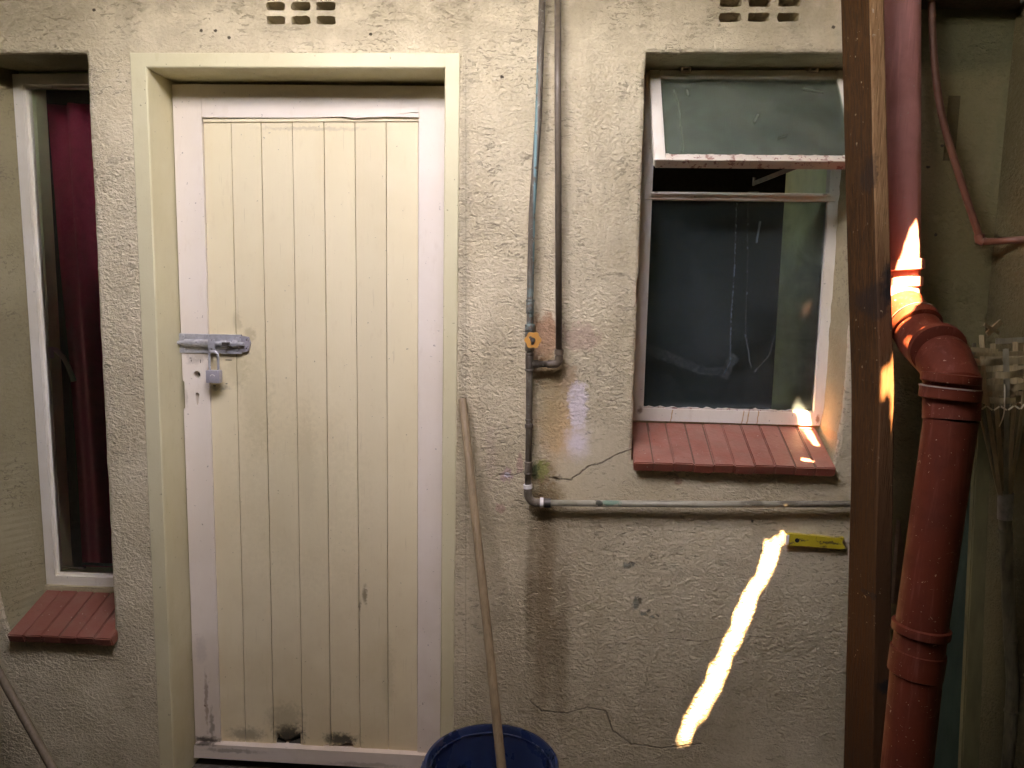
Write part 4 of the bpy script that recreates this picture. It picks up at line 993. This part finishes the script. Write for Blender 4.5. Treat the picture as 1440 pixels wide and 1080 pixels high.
# ------------------------------------------------------------------ bucket and the sticks
bc = (-.137, -.235, 0.0)
bk = thing('bucket', 'dark blue plastic bucket standing on the floor beside the door', 'bucket', bc)
HB = .30
b = MB(); b.lathe([(0.001, .004), (.118, .004), (.125, .0), (.128, .004), (.160, HB-.035), (.172, HB-.033), (.173, HB-.004), (.170, HB), (.164, HB), (.160, HB-.006), (.1575, HB-.03), (.1545, HB-.034), (.122, .012), (.001, .012)], bc, 64); b.build('body', 'bucket', bk, smooth=50)
b = MB(); ri = [(bc[0]+.1565*math.cos(a), bc[1]+.1565*math.sin(a), HB-.020) for a in (2*math.pi*k/64 for k in range(64))]; b.tube(ri, .0028, 8, close=True); ir = b.build('inner_rib', 'bucket', bk, smooth=True)
for s_ in (-1, 1):
    b = MB(); b.box(bc[0]+s_*.172-.008, bc[0]+s_*.172+.008, bc[1]-.018, bc[1]+.018, HB-.05, HB-.018, .003); b.build('handle_lug', 'bucket', bk)
b = MB(); b.tube([(bc[0]+.180*math.cos(a), bc[1]-.03-.165*math.sin(a), HB-.04-.11*math.sin(a)) for a in np.linspace(0, math.pi, 20)], .003, 8); b.build('handle', 'steel_dark', bk, smooth=True)
s0 = at(650, 560, -.018); s1 = at(703, 1062, -.215); d_ = (s1-s0); s2 = s0+d_*((s0.z-.02)/(s0.z-s1.z))
b = MB(); b.tube([s0, s0+(s2-s0)*.003, s0+(s2-s0)*.5+Vector((.002, 0, 0)), s2], [.0095, .0115, .0120, .0125], 16); st = b.build('mop_stick', 'stick', loc=s0, smooth=40)
tag(st, 'round wooden stick standing in the blue bucket and leaning on the wall', 'stick')
l0 = at(-60, 842, -.03); l1 = at(75, 1082, -.20); d_ = l1-l0; l2 = l0+d_*((l0.z-.01)/(l0.z-l1.z))
b = MB(); b.tube([l0, l2], .011, 14); bs = b.build('broom_stick', 'stick_dark', loc=l0, smooth=40); tag(bs, 'old wooden broom stick leaning low against the wall under the narrow window', 'stick')

# ------------------------------------------------------------------ bamboo torch
bt = thing('bamboo_torch', 'dry woven bamboo garden torch on a long cane in the right corner', 'torch', at(1428, 1150, -.28))
TY = -.28; tb = at(1408, 566, TY); tt = at(1405, 490, TY); axis = (tt-tb).normalized(); ex = Vector((1, 0, 0)); ex = (ex-axis*ex.dot(axis)).normalized(); ey = axis.cross(ex)
def tpt(h, r, a): return tb + axis*h + ex*r*math.cos(a) + ey*r*math.sin(a)
H_ = (tt-tb).length
def rad(h): return .047+.010*h/H_
NS = 8
staves = []
base_t = at(1413, 705, TY)
for k in range(NS):
    a = 2*math.pi*k/NS-.3; hh = H_+(.035 if k == 5 else .012*random.random())
    b = MB(); pts = [base_t+Vector((.010*math.cos(a), .010*math.sin(a), 0)), tpt(0, rad(0), a), tpt(H_*.5, rad(H_*.5)+.003, a), tpt(hh, rad(H_), a)]
    for p, q in zip(pts, pts[1:]): b.bar(p, q+(q-p).normalized()*.002, .009 if p.z < tb.z-.02 else .011, .0025, up=(math.sin(a), -math.cos(a), 0))
    b.build('stave', 'bamboo_old' if k % 3 == 0 else 'bamboo', bt)
for j in range(4):
    b = MB(); h = H_*(.10+.235*j); N = 64; A = []
    for i in range(N):
        a = 2*math.pi*i/N; ph = (a+.3)*NS/2+(math.pi if j % 2 else 0); r = rad(h)+.0045*math.cos(ph)
        A.append((tpt(h-.007, r, a), tpt(h+.0075, r, a), tpt(h+.0075, r-.0012, a), tpt(h-.007, r-.0012, a)))
    vs = [[b.bm.verts.new(p) for p in q] for q in A]
    for i in range(N):
        for m_i in range(4): b.bm.faces.new((vs[i][m_i], vs[(i+1) % N][m_i], vs[(i+1) % N][(m_i+1) % 4], vs[i][(m_i+1) % 4]))
    b.build('woven_band', 'bamboo', bt)
b = MB()
for i in range(24):
    a = 2*math.pi*i/24; s_ = 1 if i % 2 else -1
    b.tube([tpt(-.004-s_*.004, rad(0)+.004, a), tpt(-.004+s_*.004, rad(0)+.004, a+.2)], .0018, 6)
b.build('string_tie', 'string', bt)
b = MB(); b.bar(at(1363, 491, TY-.065), at(1403, 494, TY-.065), .010, .003); b.build('cross_strip', 'bamboo', bt)
b = MB(); b.bar(at(1370, 498, TY-.055), at(1450, 497, TY-.04), .010, .003); b.build('cross_strip', 'bamboo', bt)
b = MB(); b.bar(at(1400, 480, TY+.04), at(1460, 477, TY+.03), .012, .003); b.build('cross_strip', 'bamboo_old', bt)
b = MB(); b.bar(at(1388, 470, TY-.01), at(1408, 452, TY), .012, .004); b.bar(at(1404, 468, TY), at(1384, 456, TY-.02), .007, .003); b.build('top_splinter', 'bamboo', bt)
b = MB(); b.tube(smooth_path([at(1413, 540, TY-.06), at(1412, 580, TY-.05), at(1405, 600, TY-.05)], 5), .0012, 6); b.build('loose_thread', 'string', bt)
b = MB(); b.tube([base_t+Vector((0, 0, .02)), at(1413, 730, TY)], [.0165, .0155], 12); b.build('tape_wrap', 'old_tape', bt, smooth=40)
cane = [at(1413, 728, TY), at(1415, 755, TY), at(1418, 850, TY), at(1424, 960, TY), at(1420, 1040, TY), Vector((at(1420, 1100, TY).x, TY, 0.0))]
b = MB(); b.tube(cane, .0135, 12); b.build('cane', 'bamboo_old', bt, smooth=40)
for u, v in ((1413.5, 748), (1421, 900), (1422, 1000)):
    c = at(u, v, TY); b = MB(); b.tube([c+Vector((0, 0, .003)), c-Vector((0, 0, .003))], .0155, 12); b.build('cane_joint', 'bamboo_old', bt, smooth=40)

# boards leaning in the corner behind the drain pipe
def lean(name, uv, y0, y1, mat, label, th=.02):
    # uv: four photo points, bottom pair at depth y1, top pair at depth y0
    ps = [at(u, v, y1) for u, v in uv[:2]] + [at(u, v, y0) for u, v in uv[2:]]
    sc_ = ps[0].z
    lo = [ps[0]+(ps[0]-ps[3])*(ps[0].z/(ps[3].z-ps[0].z)), ps[1]+(ps[1]-ps[2])*(ps[1].z/(ps[2].z-ps[1].z))]
    ps = [lo[0], lo[1], ps[2], ps[3]]
    b = MB(); vs = [b.bm.verts.new(p) for p in ps] + [b.bm.verts.new(p+Vector((0, th, 0))) for p in ps]
    for q in ((0, 1, 2, 3), (7, 6, 5, 4), (0, 4, 5, 1), (1, 5, 6, 2), (2, 6, 7, 3), (3, 7, 4, 0)): b.bm.faces.new([vs[i] for i in q])
    bmesh.ops.bevel(b.bm, geom=list(b.bm.edges), offset=.003, segments=2, affect='EDGES')
    o = b.build(name, mat, loc=tuple(lo[0])); return tag(o, label, 'board')
lean('leaning_board', [(1312, 1080), (1348, 1080), (1372, 600), (1330, 600)], -.03, -.10, 'green_board', 'dark green board leaning behind the red drain pipe')
lean('leaning_board', [(1352, 1080), (1402, 1080), (1400, 560), (1376, 560)], -.06, -.16, 'olive_board', 'olive board leaning in the corner behind the bamboo torch')

# unseen greenery added to give the window glass a green reflection and bounce
added_leaves = MB()
rng = random.Random(3)
for i in range(3500):
    p = Vector((rng.uniform(.55, 1.08), rng.uniform(-3.15, -2.75), rng.uniform(.1, 2.2))); s_ = rng.uniform(.03, .07)
    a = Vector((rng.gauss(0, 1), rng.gauss(0, 1), rng.gauss(0, 1))).normalized()*s_; c = a.orthogonal().normalized()*s_*.45
    added_leaves.bm.faces.new([added_leaves.bm.verts.new(q) for q in (p-a, p+c, p+a, p-c)])
added_green = thing('climbing_plant', 'dense green climbing plant on the boundary wall opposite the window', 'plant', (.8, -3.1, 0))
fo = added_leaves.build('foliage', 'hedge', added_green); fo['kind'] = 'stuff'
for sx in (.7, .95): MB().tube([(sx, -3.1, 0), (sx+.03, -3.05, .8), (sx-.02, -3.1, 1.9)], [.02, .015, .008], 8).build('stem', 'stick_dark', added_green)
